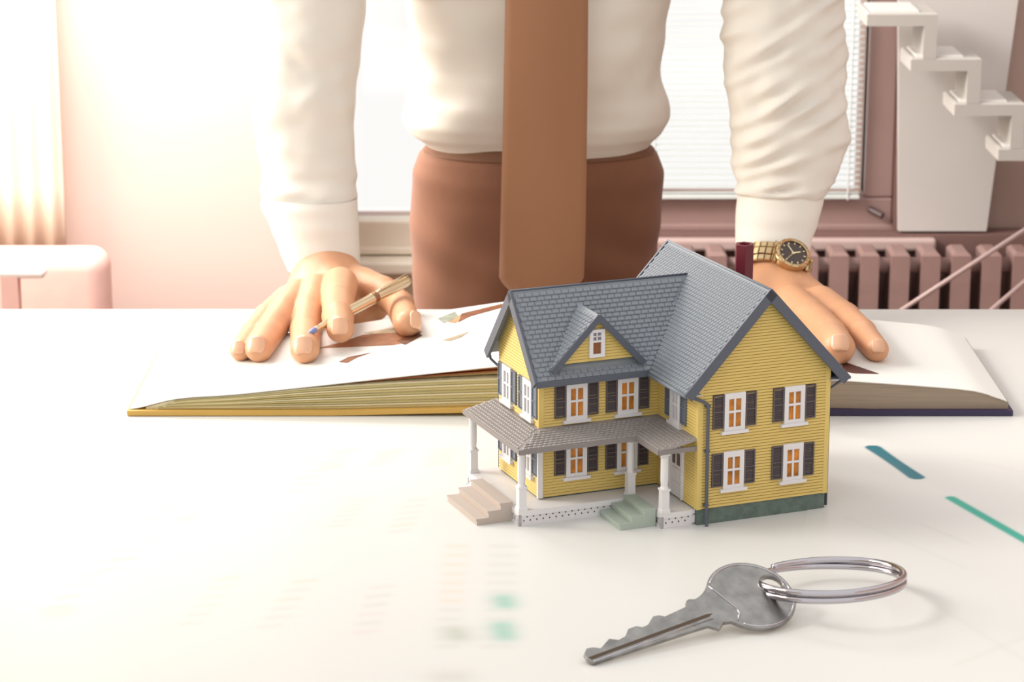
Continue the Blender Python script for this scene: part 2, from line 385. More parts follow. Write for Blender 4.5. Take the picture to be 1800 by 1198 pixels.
# corner boards
cb = MB()
cb.bbox(-L_-.0013, -L_+.004, V1-.0013, V1+.004, HF, zwing(V1)-TH-.001, .0003)
cb.build('corner_board', M_yel, house)
MB().bbox(-L_-.0022, -L_+.0028, V1-.0022, V1+.001, HF, .0745, .0003).build('corner_board', M_whi, house)
MB().bbox(-.0012, .004, -.0012, .004, HF, zmain(0)-TH-.001, .0003).build('corner_board', M_yel, house)
MB().bbox(W_-.004, W_+.0012, -.0012, .004, HF, zmain(W_)-TH-.001, .0003).build('corner_board', M_yel, house)

# roofs: slab, fascia and shingles
def slope_frame(o, along, up):   # local x = along eave, y = up the slope, z = normal
    along = Vector(along).normalized(); up = Vector(up).normalized(); nrm = along.cross(up)
    return Matrix.Translation(o) @ Matrix((along, up, nrm)).transposed().to_4x4()
def shingle_mesh(w, h, name='shingle', m=M_roof):
    mb = MB(); b = .0005; t = .0013
    vs = [(-w/2, 0, 0), (w/2, 0, 0), (w/2, h, 0), (-w/2, h, 0), (-w/2+b*.3, b*.3, t*.7), (w/2-b*.3, b*.3, t*.7), (-w/2+b*2, b*2, t), (w/2-b*2, b*2, t), (w/2-b, h, .0002), (-w/2+b, h, .0002)]
    mb.add(vs, [(0, 1, 5, 4), (4, 5, 7, 6), (6, 7, 8, 9), (1, 2, 8, 7, 5), (0, 4, 6, 9, 3)])
    return mb, mb.mesh(name, m, fix=False)
def roof_slab(name, M, w, h, m=M_roof, th=TH, parent=house):
    return MB().box(0, w, 0, h, -th*.75, 0, M).build(name, m, parent)
def shingles(M, w, h, sw, sh, test, parent, singles=0, m=M_roof, order=None):
    mb0, me = shingle_mesh(sw*.93, sh*1.06, m=m)
    spots = []
    nr = int(h/sh); nc = int(w/sw)
    for j in range(nr):
        for i in range(nc+1):
            x = (i+.5*(j % 2))*sw+sw*.25; y = j*sh+.0006
            if x < sw*.4 or x > w-sw*.4: continue
            p = M @ Vector((x, y+sh/2, 0))
            if test is None or test(p): spots.append((x, y))
    if order: spots.sort(key=order)
    rest = MB()
    for k, (x, y) in enumerate(spots):
        T = M @ Matrix.Translation((x, y, 0))
        if k < singles:
            o = link_mesh('shingle', me, parent); o.matrix_local = T
        else: rest.add([T @ Vector(v) for v in mb0.v], mb0.f)
    if rest.v:
        o = link_mesh('shingle_field', rest.mesh('shingle_field', m, fix=False), parent); o['kind'] = 'stuff'
# main roof
v0, v1_ = -O_, D+O_; rl = math.hypot(W_/2+E_, R_-E)
ML = slope_frame((-E_, v1_, E), (0, -1, 0), (W_/2+E_, 0, R_-E))
MR = slope_frame((W_+E_, v0, E), (0, 1, 0), (-(W_/2+E_), 0, R_-E))
rfL = roof_slab('main_roof', ML, v1_-v0, rl); rfR = roof_slab('main_roof', MR, v1_-v0, rl)
def in_wing(p, mrg=.002):
    return V1-e2 < p.y < V1+DW+e2 and p.x < .06 and zwing(p.y) > p.z+mrg
shingles(ML, v1_-v0, rl-.001, .0052, .0042, lambda p: not in_wing(p), rfL)
shingles(MR, v1_-v0, rl-.001, .0052, .0042, None, rfR)
MB().tube([(W_/2, v0, R_+.0002), (W_/2, v1_, R_+.0002)], .0013, 8).build('ridge_cap', M_roof, house, smooth=True)
# rakes (barge boards) on both gable ends
for vv in (v0, v1_):
    for s, Mx in ((0, ML), (1, MR)):
        x0 = (v1_-vv) if s == 0 else (vv-v0)
        d = .0016
        MB().bbox(x0-d, x0+d, -.001, rl+(.001 if s else .0), -.0085, .0014, .0004, Mx).build('barge_board', M_rake, house)
MB().tube([(-E_-.001, v0, E-.0012), (-E_-.001, V1-e2+.004, E-.0012)], .0018, 8).build('gutter', M_roof, house, smooth=True)
MB().tube([(W_+E_+.001, v0, E-.0012), (W_+E_+.001, v1_, E-.0012)], .0018, 8).build('gutter', M_roof, house, smooth=True)
MB().box(-E_, 0, v0+.002, V1, E-.0035, E-.002).box(W_, W_+E_, v0+.002, v1_-.002, E-.0035, E-.002).build('soffit', mat('pale_soffit', (196, 196, 206), .6), house)
# wing roof
um = -L_-O2; ue = .056; wl = math.hypot(DW/2+e2, R2-E2)
MF = slope_frame((um, V1-e2, E2), (1, 0, 0), (0, DW/2+e2, R2-E2))
MK = slope_frame((ue, V1+DW+e2, E2), (-1, 0, 0), (0, -(DW/2+e2), R2-E2))
# trim the front slab along the valley
def valley_u(z): return W_/2-(R_-z)/SM
fr = MB(); fr.prism([(0, 0), (valley_u(E2)-um+.003, 0), (valley_u(R2)-um+.003, wl), (0, wl)], lambda a, b: MF @ Vector((a, b, -TH*.75)), lambda a, b: MF @ Vector((a, b, 0)))
rfF = fr.build('wing_roof', M_roof, house)
fr = MB(); fr.prism([(ue-valley_u(E2)-.003, 0), (ue-um, 0), (ue-um, wl), (ue-valley_u(R2)-.003, wl)], lambda a, b: MK @ Vector((a, b, -TH*.75)), lambda a, b: MK @ Vector((a, b, 0)))
rfK = fr.build('wing_roof', M_roof, house)
# dormer data
DU, DV, DZ = -.0702, .0795, .1992          # ridge u, front v, ridge z
DB = .1480                                    # eave z of its slopes
DHW = .0495; SD = (DZ-DB)/DHW
def in_dormer(p): return abs(p.x-DU) < (DZ-p.z)/SD-.001 and p.z > DB and p.y < .14
shingles(MF, ue-um, wl-.001, .0078, .0051, lambda p: p.x < valley_u(p.z)-.001 and not in_dormer(p), rfF, singles=300, order=lambda s: s[1])
shingles(MK, ue-um, wl-.001, .0078, .0051, lambda p: p.x < valley_u(p.z), rfK)
MB().tube([(um, V1+DW/2, R2+.0002), (valley_u(R2), V1+DW/2, R2+.0002)], .0012, 8).build('ridge_cap', M_rake, house, smooth=True)
for s, Mx in ((0, MF), (1, MK)):
    x0 = 0 if s == 0 else ue-um
    MB().bbox(x0-.0016, x0+.0016, -.001, wl, -.0085, .0016, .0004, Mx).build('barge_board', M_rake, house)
MB().bbox(um, valley_u(E2), V1-e2-.0012, V1-e2+.001, E2-.0052, E2+.0008, .0004).build('fascia', M_rake, house)
MB().tube([(um, V1+DW+e2+.001, E2-.001), (-.01, V1+DW+e2+.001, E2-.001)], .0018, 8).build('gutter', M_rake, house, smooth=True)
MB().box(um+.002, -.002, V1-e2, V1, E2-.0045, E2-.003).build('soffit', MATS['pale_soffit'], house)
MB().tube([(um+.004, V1+DW+e2, E2-.002), (um+.005, V1+DW+e2, E2-.009), (um+.009, V1+DW+.007, E2-.014), (-L_+.001, V1+DW+.003, E2-.016), (-L_+.001, V1+DW+.003, HF)], .0014, 8).build('downspout', M_rake, house, smooth=True)

# dormer
dor = MB(); ins = .008
dz0 = .1515
dpoly = [(DU-(DZ-dz0)/SD+ins*.9, dz0), (DU+(DZ-dz0)/SD-ins*.9, dz0), (DU, DZ-TH*1.6)]
dor.prism(dpoly, lambda a, b: (a, DV+.006, b), lambda a, b: (a, .13, b)); dor.build('dormer_wall', M_yel, house)
siding(dpoly, lambda s, w, o: (s, DV+.006-o, w))
for s in (-1, 1):
    # slope triangle: front eave corner, front peak, ridge meeting wing roof, eave meeting wing roof
    def yv(z): return V1-e2+(z-E2)/SW
    A = Vector((DU+s*DHW, DV, DB)); B = Vector((DU, DV, DZ)); C_ = Vector((DU, yv(DZ)+.002, DZ)); D_ = Vector((DU+s*DHW, yv(DB)+.002, DB))
    n = (B-A).cross(C_-A).normalized(); n = n if n.z > 0 else -n
    q = MB(); P4 = [A, B, C_, D_]
    q.add([p for p in P4]+[p-n*.0022 for p in P4], [(0, 1, 2, 3), (7, 6, 5, 4), (0, 4, 5, 1), (1, 5, 6, 2), (2, 6, 7, 3), (3, 7, 4, 0)])
    dr = q.build('dormer_roof', M_roof, house)
    up = (B-A).normalized(); al = Vector((0, -1, 0)) if s < 0 else Vector((0, 1, 0))
    Mx = slope_frame(A if s > 0 else Vector((A.x, A.y+.07, A.z)), al, up)
    shingles(Mx, .07, (B-A).length-.0005, .0062, .0042, lambda p: DV+.001 < p.y < yv(p.z)-.001, dr)
    bb = MB(); x0 = 0 if s > 0 else .07
    bb.bbox(x0-.0014, x0+.0012, -.001, (B-A).length, -.0052, .0012, .0003, Mx).build('barge_board', M_rake, house)
# windows
M_pane = mat('amber_glow_tint_pane', (206, 128, 28), .25, var=.45, vscale=90)  # window glow put into an amber base colour, nothing emits
M_paneg = mat('pale_pane', (206, 206, 214), .3)
def house_window(F, w=.0222, h=.0375, shut=True, ms=M_shut, mp=M_pane, name='window', skip=()):
    """F maps (s across, z up, o out) in window-centred coordinates"""
    def bx(mb, s0, s1, z0, z1, o0, o1): return mb.prism([(s0, z0), (s1, z0), (s1, z1), (s0, z1)], lambda a, b: F(a, b, o0), lambda a, b: F(a, b, o1))
    fr = MB(); hw, hh = w/2, h/2; t = .0045
    bx(fr, -hw, -hw+t, -hh, hh, 0, .0026); bx(fr, hw-t, hw, -hh, hh, 0, .0026); bx(fr, -hw+t, hw-t, hh-t*1.3, hh, 0, .0026); bx(fr, -hw+t, hw-t, -hh, -hh+t*.8, 0, .0026)
    wn = fr.build(name, M_whi, house)
    mu = MB(); bx(mu, -.0010, .0010, -hh+t*.8, hh-t*1.3, .0008, .0022); bx(mu, -hw+t, hw-t, -.0011, .0011, .0008, .0023); mu.build('muntin', M_whi, wn)
    for a in (-1, 1):
        for b in (-1, 1):
            x0, x1 = sorted((a*.0010, a*(hw-t))); z0, z1 = (.0011, hh-t*1.3) if b > 0 else (-hh+t*.8, -.0011)
            p = MB(); bx(p, x0, x1, z0, z1, .0004, .0010); p.build('pane', mp, wn)
    s = MB(); bx(s, -.0145, .0145, -hh-.0032, -hh, 0, .0042); s.build('window_sill', M_whi, wn)
    if shut:
        for a in (-1, 1):
            if a in skip: continue
            x0, x1 = sorted((a*(hw+.0006), a*(hw+.0122))); q = MB(); z0, z1 = -hh+.0028, hh-.0008
            bx(q, x0, x0+.0014, z0, z1, 0, .0022); bx(q, x1-.0014, x1, z0, z1, 0, .0022)
            for zz in (z0, (z0+z1)/2-.0007, z1-.0014): bx(q, x0+.0014, x1-.0014, zz, zz+.0014, 0, .0022)
            bx(q, x0, x1, z0, z1, 0, .0006)
            n = 17
            for i in range(n):
                zc = z0+.002+(z1-z0-.004)*(i+.5)/n
                q.add([F(x0+.0014, zc-.0006, .0019), F(x1-.0014, zc-.0006, .0019), F(x1-.0014, zc+.0006, .0006), F(x0+.0014, zc+.0006, .0006), F(x0+.0014, zc-.0009, .0006), F(x1-.0014, zc-.0009, .0006)], [(0, 1, 2, 3), (0, 4, 5, 1)])
            q.build('shutter', ms, wn)
    return wn
ZU, ZL = .1121, .0535
for u in (.0374, .1024):
    for z in (ZU, ZL): house_window(lambda s, w, o, u=u, z=z: (u+s, -.0006-o, z+w))
for u in (-.0893, -.0344):
    for z in (ZU, ZL): house_window(lambda s, w, o, u=u, z=z: (u+s, V1-.0006-o, z+w))
house_window(lambda s, w, o: (-.0006-o, .0475-s, ZU-.002+w), ms=M_shutb, mp=M_paneg)
for v in (.1700, .1160):
    house_window(lambda s, w, o, v=v: (-L_-.0006-o, v-s, ZU+w), ms=M_shutb, mp=M_paneg, skip=())
    house_window(lambda s, w, o, v=v: (-L_-.0006-o, v-s, ZL+w), ms=M_shutb, mp=M_paneg)
for v in (.05, .16):
    for z in (ZU, ZL): house_window(lambda s, w, o, v=v, z=z: (W_+.0006+o, v+s, z+w), ms=M_shutb, mp=M_paneg)
# dormer window
def FD(s, w, o): return (DU-.0005+s*.78, DV+.0055-o, .1705+w*.78)
def bxd(mb, s0, s1, z0, z1, o0, o1): return mb.prism([(s0, z0), (s1, z0), (s1, z1), (s0, z1)], lambda a, b: FD(a, b, o0), lambda a, b: FD(a, b, o1))
fr = MB(); bxd(fr, -.0105, -.0055, -.019, .017, 0, .003); bxd(fr, .0055, .0105, -.019, .017, 0, .003); bxd(fr, -.0055, .0055, .013, .017, 0, .003); bxd(fr, -.0055, .0055, -.019, -.0145, 0, .003); bxd(fr, -.0055, .0055, .0005, .003, 0, .003)
dw = fr.build('window', M_whi, house)
mu = MB(); bxd(mu, -.0007, .0007, .003, .013, .0008, .0024); bxd(mu, -.0055, .0055, .0073, .0087, .0008, .0024); mu.build('muntin', M_whi, dw)
for z0, z1, m in ((-.0145, .0005, mat('brown_glow_tint_pane', (150, 88, 40), .3)), (.003, .013, mat('pale_violet_pane', (150, 146, 160), .3))):  # lower pane's glow put into plain brown
    p = MB(); bxd(p, -.0055, .0055, z0, z1, .0004, .001); p.build('pane', m, dw)
# door on the left wall of the main block
door = MB().bbox(-.0018, -.0002, .028, .0605, HF+.001, .070, .0003).build('front_door', M_whi, house)
MB().box(-.0034, -.0018, .0295, .0315, HF+.001, .068).box(-.0034, -.0018, .057, .059, HF+.001, .068).box(-.0034, -.0018, .0315, .057, .064, .068).build('door_frame', M_whi, door)
for a in (.036, .046):
    MB().box(-.0024, -.0018, a, a+.006, .050, .062).build('door_pane', mat('grey_door_pane', (120, 104, 100), .3), door)
MB().box(-.0026, -.0018, .035, .052, .020, .032).box(-.0026, -.0018, .035, .052, .035, .046).build('door_panel', M_whi, door)

# porch
PX, PQ, PZ, VB, PS, PF = .0365, .0385, .0800, .2030, .0415, .0015
deck = MB()
dk0, dq, ds = .0335, .0285, .0365; hp = .0150
poly = [(-L_-dk0, VB), (-L_-dk0, V1-dq), (-ds, V1-dq), (-ds, .0045), (.0, .0045), (.0, V1), (-L_, V1), (-L_, VB)]
deck.prism(poly, lambda a, b: (a, b, hp-.0035), lambda a, b: (a, b, hp)); deck.build('porch_deck', M_whi, house)
sk = MB()
for (a, b) in zip(poly[:4], poly[1:5]):
    a = Vector((*a, 0)); b = Vector((*b, 0)); d = (b-a).normalized(); n = Vector((d.y, -d.x, 0)); 
    c = [a, b, b-n*(-.002), a-n*(-.002)]
    Mx = Matrix((d, -n, Vector((0, 0, 1)))).transposed().to_4x4(); Mx.translation = a
    L = (b-a).length
    fr = MB().box(0, L, .0012, .003, 0, hp-.0035, Mx).box(0, .003, 0, .003, 0, hp-.0035, Mx).box(L-.003, L, 0, .003, 0, hp-.0035, Mx).box(0, L, 0, .003, 0, .0022, Mx).box(0, L, 0, .003, hp-.0055, hp-.0035, Mx)
    k = fr.build('porch_skirt', M_whi, house)
    ho = MB(); x = .006; i = 0
    while x < L-.005:
        zc = .0085 if i % 2 else .0048; r = .0009
        ho.add([Mx @ Vector(p) for p in ((x-r, .0010, zc), (x, .0010, zc-r*1.3), (x+r, .0010, zc), (x, .0010, zc+r*1.3))], [(0, 1, 2, 3)])
        x += .0034; i += 1
    if ho.v:
        h = ho.build('lattice_holes', mat('dark_lattice_gap', (96, 84, 80), .8), k); h['kind'] = 'stuff'
# porch roof surfaces: heights at the wall and at the edge
WZ = .0885
def slab(pts, name='porch_roof', th=.0025, m=M_por):
    q = MB(); n = len(pts); q.add([Vector(p) for p in pts]+[Vector(p)-Vector((0, 0, th)) for p in pts], [tuple(range(n)), tuple(range(2*n-1, n-1, -1))]+[(i, i+n, (i+1) % n+n, (i+1) % n) for i in range(n)])
    return q.build(name, m, house)
cA = (-L_-PX, V1-PQ)
s1 = slab([(-L_-PX, VB, PZ), (*cA, PZ), (-L_, V1, WZ), (-L_, VB, WZ)])
s2 = slab([(*cA, PZ), (-PS, V1-PQ, PZ), (0, V1, WZ), (-L_, V1, WZ)])
s3 = slab([(-PS, V1-PQ, PZ), (-PS, PF, PZ), (0, PF, WZ), (0, V1, WZ)])
def fascia(a, b): 
    a = Vector((*a, PZ)); b = Vector((*b, PZ)); d = (b-a).normalized(); Mx = Matrix((d, Vector((-d.y, d.x, 0)), Vector((0, 0, 1)))).transposed().to_4x4(); Mx.translation = a
    MB().bbox(0, (b-a).length, -.0008, .0012, -.0042, .0004, .0003, Mx).build('fascia', mat('porch_fascia', (146, 138, 136), .5), house)
fascia((-L_-PX, VB), cA); fascia(cA, (-PS, V1-PQ)); fascia((-PS, V1-PQ), (-PS, PF)); fascia((-PS, PF), (0.0, PF))
def porch_shingles(o, al, up, w, h, test, par): shingles(slope_frame(o, al, up), w, h, .0052, .0042, test, par, m=M_por)
porch_shingles((-L_-PX, VB, PZ), (0, -1, 0), (PX, 0, WZ-PZ), VB-(V1-PQ), math.hypot(PX, WZ-PZ)-.003, lambda p: (p.x+L_) < (p.y-V1)*PX/PQ-.001 or p.y > V1, s1)
porch_shingles((-L_-PX, V1-PQ, PZ), (1, 0, 0), (0, PQ, WZ-PZ), L_+PX+.0, math.hypot(PQ, WZ-PZ)-.003, lambda p: (p.y-V1)/PQ < (p.x+L_)/PX-.03 and p.x < -.001 and (p.x < -PS or (p.y-(V1-PQ))/PQ > (p.x+PS)/PS), s2)
porch_shingles((-PS, V1, PZ), (0, -1, 0), (PS, 0, WZ-PZ), V1-PF, math.hypot(PS, WZ-PZ)-.003, lambda p: p.y < V1-PQ or (p.y-(V1-PQ))/PQ < (p.x+PS)/PS, s3)
# columns
for (u, v) in ((-L_-.0285, VB-.006), (-L_-.0285, V1-.0235), (-.0405, V1-.0235), (-.0315, .0085)):
    c = MB(); h0, h1 = hp, PZ-.003
    def ring(r, z, n=4):
        return [Vector((u+r*math.cos(math.pi/4+k*math.pi/2), v+r*math.sin(math.pi/4+k*math.pi/2), z)) for k in range(4)]
    def rr(r, z): return [Vector((u+r*math.cos(k*math.pi/6), v+r*math.sin(k*math.pi/6), z)) for k in range(12)]
    c.rings([ring(.0068, h0), ring(.0066, h0+.0025), ring(.0056, h0+.004), ring(.0055, h0+.022), ring(.0066, h0+.0225), ring(.0066, h0+.0245)])
    c.rings([rr(.0046, h0+.0245), rr(.0034, h0+.027), rr(.0040, h0+.033), rr(.0038, h1-.007), rr(.0046, h1-.006), rr(.0036, h1-.004)])
    c.rings([ring(.0058, h1-.004), ring(.0068, h1)])
    c.build('porch_column', M_whi, house)
# steps
def steps(u, v0, v1, m, n=3, name='steps'):
    rise = .0150/n*1.0; run = .0135
    q = MB()
    for i in range(n):
        z1 = .0150*(n-i)/n+ .001
        q.box(u-run*(i+1), u-run*i+(.002 if i else 0), v0, v1, 0, z1-.0016); q.box(u-run*(i+1)-.0012, u-run*i, v0-.0008, v1+.0008, z1-.0016, z1)
    bevel(q.build(name, m, house), .0003, 1)
def steps2(u, v0, v1, zt, run, n, m):
    q = MB(); pr = [(u, 0), (u, zt)]
    for i in range(n):
        z = zt*(n-i)/n; x0 = u-run*i; x1 = u-run*(i+1)
        if i: pr += [(x0, z)]
        pr += [(x1-.001, z), (x1-.001, z-.0016), (x1, z-.0016)]
    pr += [(u-run*n, 0)]
    q.prism(pr, lambda a, b: (a, v0, b), lambda a, b: (a, v1, b)); q.build('steps', m, house)
steps2(-L_-dk0+.001, V1-dq+.018, V1-dq+.098, .0195, .0125, 3, mat('beige_steps', (204, 190, 180), .6))
steps2(-ds-.001, .014, V1-dq-.001, .0185, .0125, 3, mat('green_grey_steps', (186, 200, 188), .6))
# downspout on the front corner
q = MB().tube([(-E_*.6, -.002, E-.003), (-E_*.5, -.004, E-.0045), (.004, -.0045, E-.0105), (.0070, -.0045, E-.013), (.0078, -.0045, E-.018), (.0078, -.0045, .006), (.0078, -.006, .0005)], .0017, 10)
for z in (.12, .075, .02): q.box(.0052, .0104, -.0046, -.0010, z, z+.002)
q.build('downspout', M_rake, house, smooth=False)
MB().tube([(W_+E_, .004, E-.003), (W_+E_-.002, .004, E-.007), (W_+.003, .004, E-.014), (W_+.003, .004, .002)], .0015, 8).build('downspout', M_rake, house, smooth=True)
# chimney, hexagonal and maroon
chm = MB(); ux, vy = .103, .112
def hexr(r, z): return [Vector((ux+r*math.cos(k*math.pi/3+.15), vy+r*math.sin(k*math.pi/3+.15), z)) for k in range(6)]
chm.rings([hexr(.0098, .17), hexr(.0098, .2475), hexr(.0088, .2485), hexr(.0058, .2480), hexr(.0050, .2400)])
chm.build('chimney', mat('maroon_chimney', (112, 30, 46), .35), house)
bevel(house.children[-1], .0008, 2)

# ------------------------------------------------------------------ key and ring
MK_ = mat('brushed_nickel', (150, 148, 146), .27, 1, var=.22, vscale=70, bump=.12, bscale=900)
MC_ = mat('polished_chrome', (186, 182, 188), .08, 1)
kc = onz(1320, 1048, TZ+.022); kt = onz(1030, 1148, TZ+.0075)
ax = (kt-kc); KL = ax.length; ax.normalize()
yb = Vector((0, 0, 1)).cross(ax).normalized()
if yb.y < 0: yb = -yb
roll = math.radians(26)
nz = ax.cross(yb) if ax.cross(yb).z > 0 else yb.cross(ax)
by = (yb*math.cos(roll)+Vector((0, 0, 1))*math.sin(roll)); by = (by-ax*by.dot(ax)).normalized()
bz = ax.cross(by); bz = bz if bz.z > 0 else -bz
flip = 1 if ax.cross(by).dot(bz) > 0 else -1
KM = Matrix((ax, by, bz)).transposed().to_4x4(); KM.translation = kc
key = empty('house_key', kc, label='large worn nickel house key with round bow lying in front of the model house', cat='key')
RB = .0405; HO = (-.0245, .0035)        # hole towards the back end of the bow
# outline
def bowpt(t): return (RB*math.cos(t)*1.0, RB*math.sin(t)*.98)
out = []
a0 = math.radians(40)
n = 44
for i in range(n+1):
    t = a0+(2*math.pi-2*a0)*i/n; out.append(bowpt(t))
# lower side (y negative) towards the tip
hl = KL+.004
out += [(.034, -.0215), (.036, -.0190), (.043, -.0175), (.0475, -.0205), (.051, -.0225), (.0545, -.0190), (.058, -.0155), (.066, -.0150)]
out += [(hl-.004, -.0130), (hl-.001, -.0105), (hl, -.007), (hl-.001, -.001), (hl-.006, .0035)]
cuts = [(hl-.012, .0025), (hl-.018, -.0010), (hl-.024, .0020), (hl-.031, .0055), (hl-.038, .0010), (hl-.046, .0025), (hl-.053, .0085), (hl-.062, .0085), (hl-.066, .0055), (hl-.072, .0060), (hl-.082, .0125), (hl-.088, .0115), (hl-.092, .0085)]
out += [c for c in cuts if c[0] > .066]
out += [(.064, .0110), (.060, .0165), (.056, .0175), (.051, .0155), (.0465, .0165), (.041, .0185), (.036, .0215)]
def key_solid(outline, hole, z0, z1):
    bm = bmesh.new()
    vo = [bm.verts.new((x, y, z1)) for x, y in outline]; vh = [bm.verts.new((x, y, z1)) for x, y in hole] if hole else []
    ed = [bm.edges.new((vo[i], vo[(i+1) % len(vo)])) for i in range(len(vo))]
    if vh: ed += [bm.edges.new((vh[i], vh[(i+1) % len(vh)])) for i in range(len(vh))]
    bmesh.ops.triangle_fill(bm, edges=ed, use_beauty=True)
    r = bmesh.ops.extrude_face_region(bm, geom=bm.faces[:])
    for v in [e for e in r['geom'] if isinstance(e, bmesh.types.BMVert)]: v.co.z = z0
    bmesh.ops.recalc_face_normals(bm, faces=bm.faces)
    me = bpy.data.meshes.new('k'); bm.to_mesh(me); bm.free(); return me
hole = [(HO[0]+.0105*math.cos(2*math.pi*i/24), HO[1]+.0105*math.sin(2*math.pi*i/24)) for i in range(24)]
me = key_solid(out, hole, -.0022, .0022); me.materials.append(MK_)
kb = link_mesh('key_blank', me, key); bevel(kb, .0007, 2, 40)
KMl = KM.copy(); KMl.translation = (0, 0, 0); kb.matrix_local = KMl
def kadd(name, mb, m, smooth=False):
    o = mb.build(name, m, key, smooth); o.matrix_local = KMl; return o
# raised rim on the bow, hole rim, diagonal shoulder ridge, milled groove
rim = []
for i in range(60):
    t = math.radians(44)+(2*math.pi-math.radians(88))*i/59; rim.append((.0380*math.cos(t), .0372*math.sin(t), .0021))
kadd('rim', MB().tube(rim, .0010, 6), MC_, True)
kadd('rim', MB().tube([(HO[0]+.0118*math.cos(q), HO[1]+.0118*math.sin(q), .0021) for q in [2*math.pi*i/32 for i in range(32)]], .0008, 6, closed=True), MK_, True)
kadd('shoulder_ridge', MB().tube([(.030, .0235, .0021), (.0285, .017, .0022), (.0225, -.008, .0022), (.0235, -.0145, .0022), (.030, -.0200, .0022)], .0009, 6), MC_, True)
G = MB(); G.add([(.046, -.0050, .00235), (.052, -.0068, .00235), (hl-.004, -.0086, .00235), (hl-.003, -.0070, .00235), (.052, -.0046, .00235)], [(0, 1, 2, 3, 4)])
kadd('milled_groove', MB().add([(.046, -.0052, .00228), (.052, -.0072, .00228), (hl-.003, -.0094, .00228), (hl-.002, -.0060, .00228), (.052, -.0038, .00228), (.046, -.0052, .0021), (.052, -.0072, .0021), (hl-.003, -.0094, .0021), (hl-.002, -.0060, .0021), (.052, -.0038, .0021)], [(0, 1, 2, 3, 4), (5, 6, 1, 0), (6, 7, 2, 1), (7, 8, 3, 2), (8, 9, 4, 3), (9, 5, 0, 4)]), mat('dark_groove', (96, 82, 70), .35, 1))
kadd('blade_edge', MB().tube([(.050, -.0105, .0021), (hl-.004, -.0115, .0021)], .0006, 6), MC_, True)
# ring: two coils through the hole
hw_ = KM @ Vector((HO[0], HO[1], 0))
e0 = onz(1346, 1037, TZ+.0245); e1 = onz(1568, 1000, TZ+.022)
ctr = (e0+e1)/2; rad_ = (e1-e0).length/2; ex = (e1-e0).normalized()
ey = Vector((0, 0, 1)).cross(ex).normalized()
tl = math.radians(-7); ez = ex.cross(ey); ey = (ey*math.cos(tl)+ez*math.sin(tl)).normalized(); ez = ex.cross(ey)
ring = MB(); pts = []; rs_ = []
N = 150
for i in range(N+1):
    a = 2*math.pi*2*i/N + 1.9
    k = i/N
    q = min(max((k-.40)/.2, 0), 1); h = (q*q*(3-2*q)-.5)*.0062
    pts.append(ctr+ex*(rad_*math.cos(a))+ey*(rad_*.93*math.sin(a))+ez*h); rs_.append(.0030)
ring.tube(pts, rs_, 12)
rg = ring.build('key_ring', MC_, None, smooth=True)
tag(rg, 'double-coil chrome split ring threaded through the bow of the house key', 'key ring')

# ------------------------------------------------------------------ the open book
YF = 2.735
M_page = mat('white_page', (252, 251, 246), .6, spec=.2)
M_blk = mat('page_block_paper', (250, 240, 204), .75, var=.10, vscale=9, stretch=(2, 1, 260))
M_cov = mat('gold_cover_board', (230, 186, 96), .6, var=.06, vscale=12)
M_navy = mat('navy_cover_board', (56, 46, 84), .5)
XS = .10                                  # spine
def hl_(x):                               # top height of the left page above the desk
    t = (x+.43)/(XS+.43); pts_ = [(0, .005), (.02, .007), (.10, .020), (.22, .0235), (.4, .034), (.6, .046), (.8, .0575), (.95, .063), (1, .050)]
    t = min(max(t, 0), 1)
    for (a, b), (c, d) in zip(pts_[:-1], pts_[1:]):
        if a <= t <= c: s = (t-a)/(c-a); return b+(d-b)*s
def hr_(x):
    t = (x-XS)/(.56-XS); pts_ = [(0, .050), (.08, .058), (.3, .050), (.55, .041), (.75, .0345), (.9, .029), (.97, .020), (1, .008)]
    t = min(max(t, 0), 1)
    for (a, b), (c, d) in zip(pts_[:-1], pts_[1:]):
        if a <= t <= c: s = (t-a)/(c-a); return b+(d-b)*s
def smooth_h(f, x): return (f(x-.02)+f(x)*2+f(x+.02))/4 if True else f(x)
def hpage(x):
    return smooth_h(hl_, x) if x < XS-.005 else smooth_h(hr_, x)
def yback(x): return 2.985+.06*min(max((x+.25)/.35, 0), 1) if x < XS else 3.045-.03*(x-XS)/.46
def lift(x):  # underside of covers
    return .0035+.007*max(0, 1-abs(x-XS)/.30)
def sheet(x0, x1, top, bot, y0=YF, n=60, ny=6, yb=yback, name='page', m=M_page, par=None, sm=True):
    q = MB(); rings = []
    for i in range(n+1):
        x = x0+(x1-x0)*i/n; a = [(x, y0+(yb(x)-y0)*j/ny, top(x, j/ny)+TZ) for j in range(ny+1)]; b = [(x, y0+(yb(x)-y0)*j/ny, bot(x, j/ny)+TZ) for j in range(ny, -1, -1)]
        rings.append([Vector(p) for p in a+b])
    q.rings(rings); o = q.build(name, m, par, auto=40)
    o.location = (-bk.location.x, -bk.location.y, -bk.location.z) if par else (0, 0, 0); return o
bk = empty('open_book', (XS, 2.88, TZ), label='big open picture book with white pages and gold cover lying behind the model house', cat='book')
gap = lambda x: .0012+.0150*min(max((x+.24)/.26, 0), 1)**1.3
sheet(-.428, XS, lambda x, v: lift(x)+.0028, lambda x, v: lift(x)-.0028, YF-.006, name='cover', m=M_cov, par=bk)
sheet(-.408, XS-.003, lambda x, v: max(hpage(x)-gap(x)-.0012, lift(x)+.004), lambda x, v: lift(x)+.0028, YF+.002, name='page_block', m=M_blk, par=bk)
sheet(-.4262, XS-.002, lambda x, v: hpage(x), lambda x, v: max(hpage(x)-.0011, lift(x)+.003), name='page', m=M_page, par=bk)
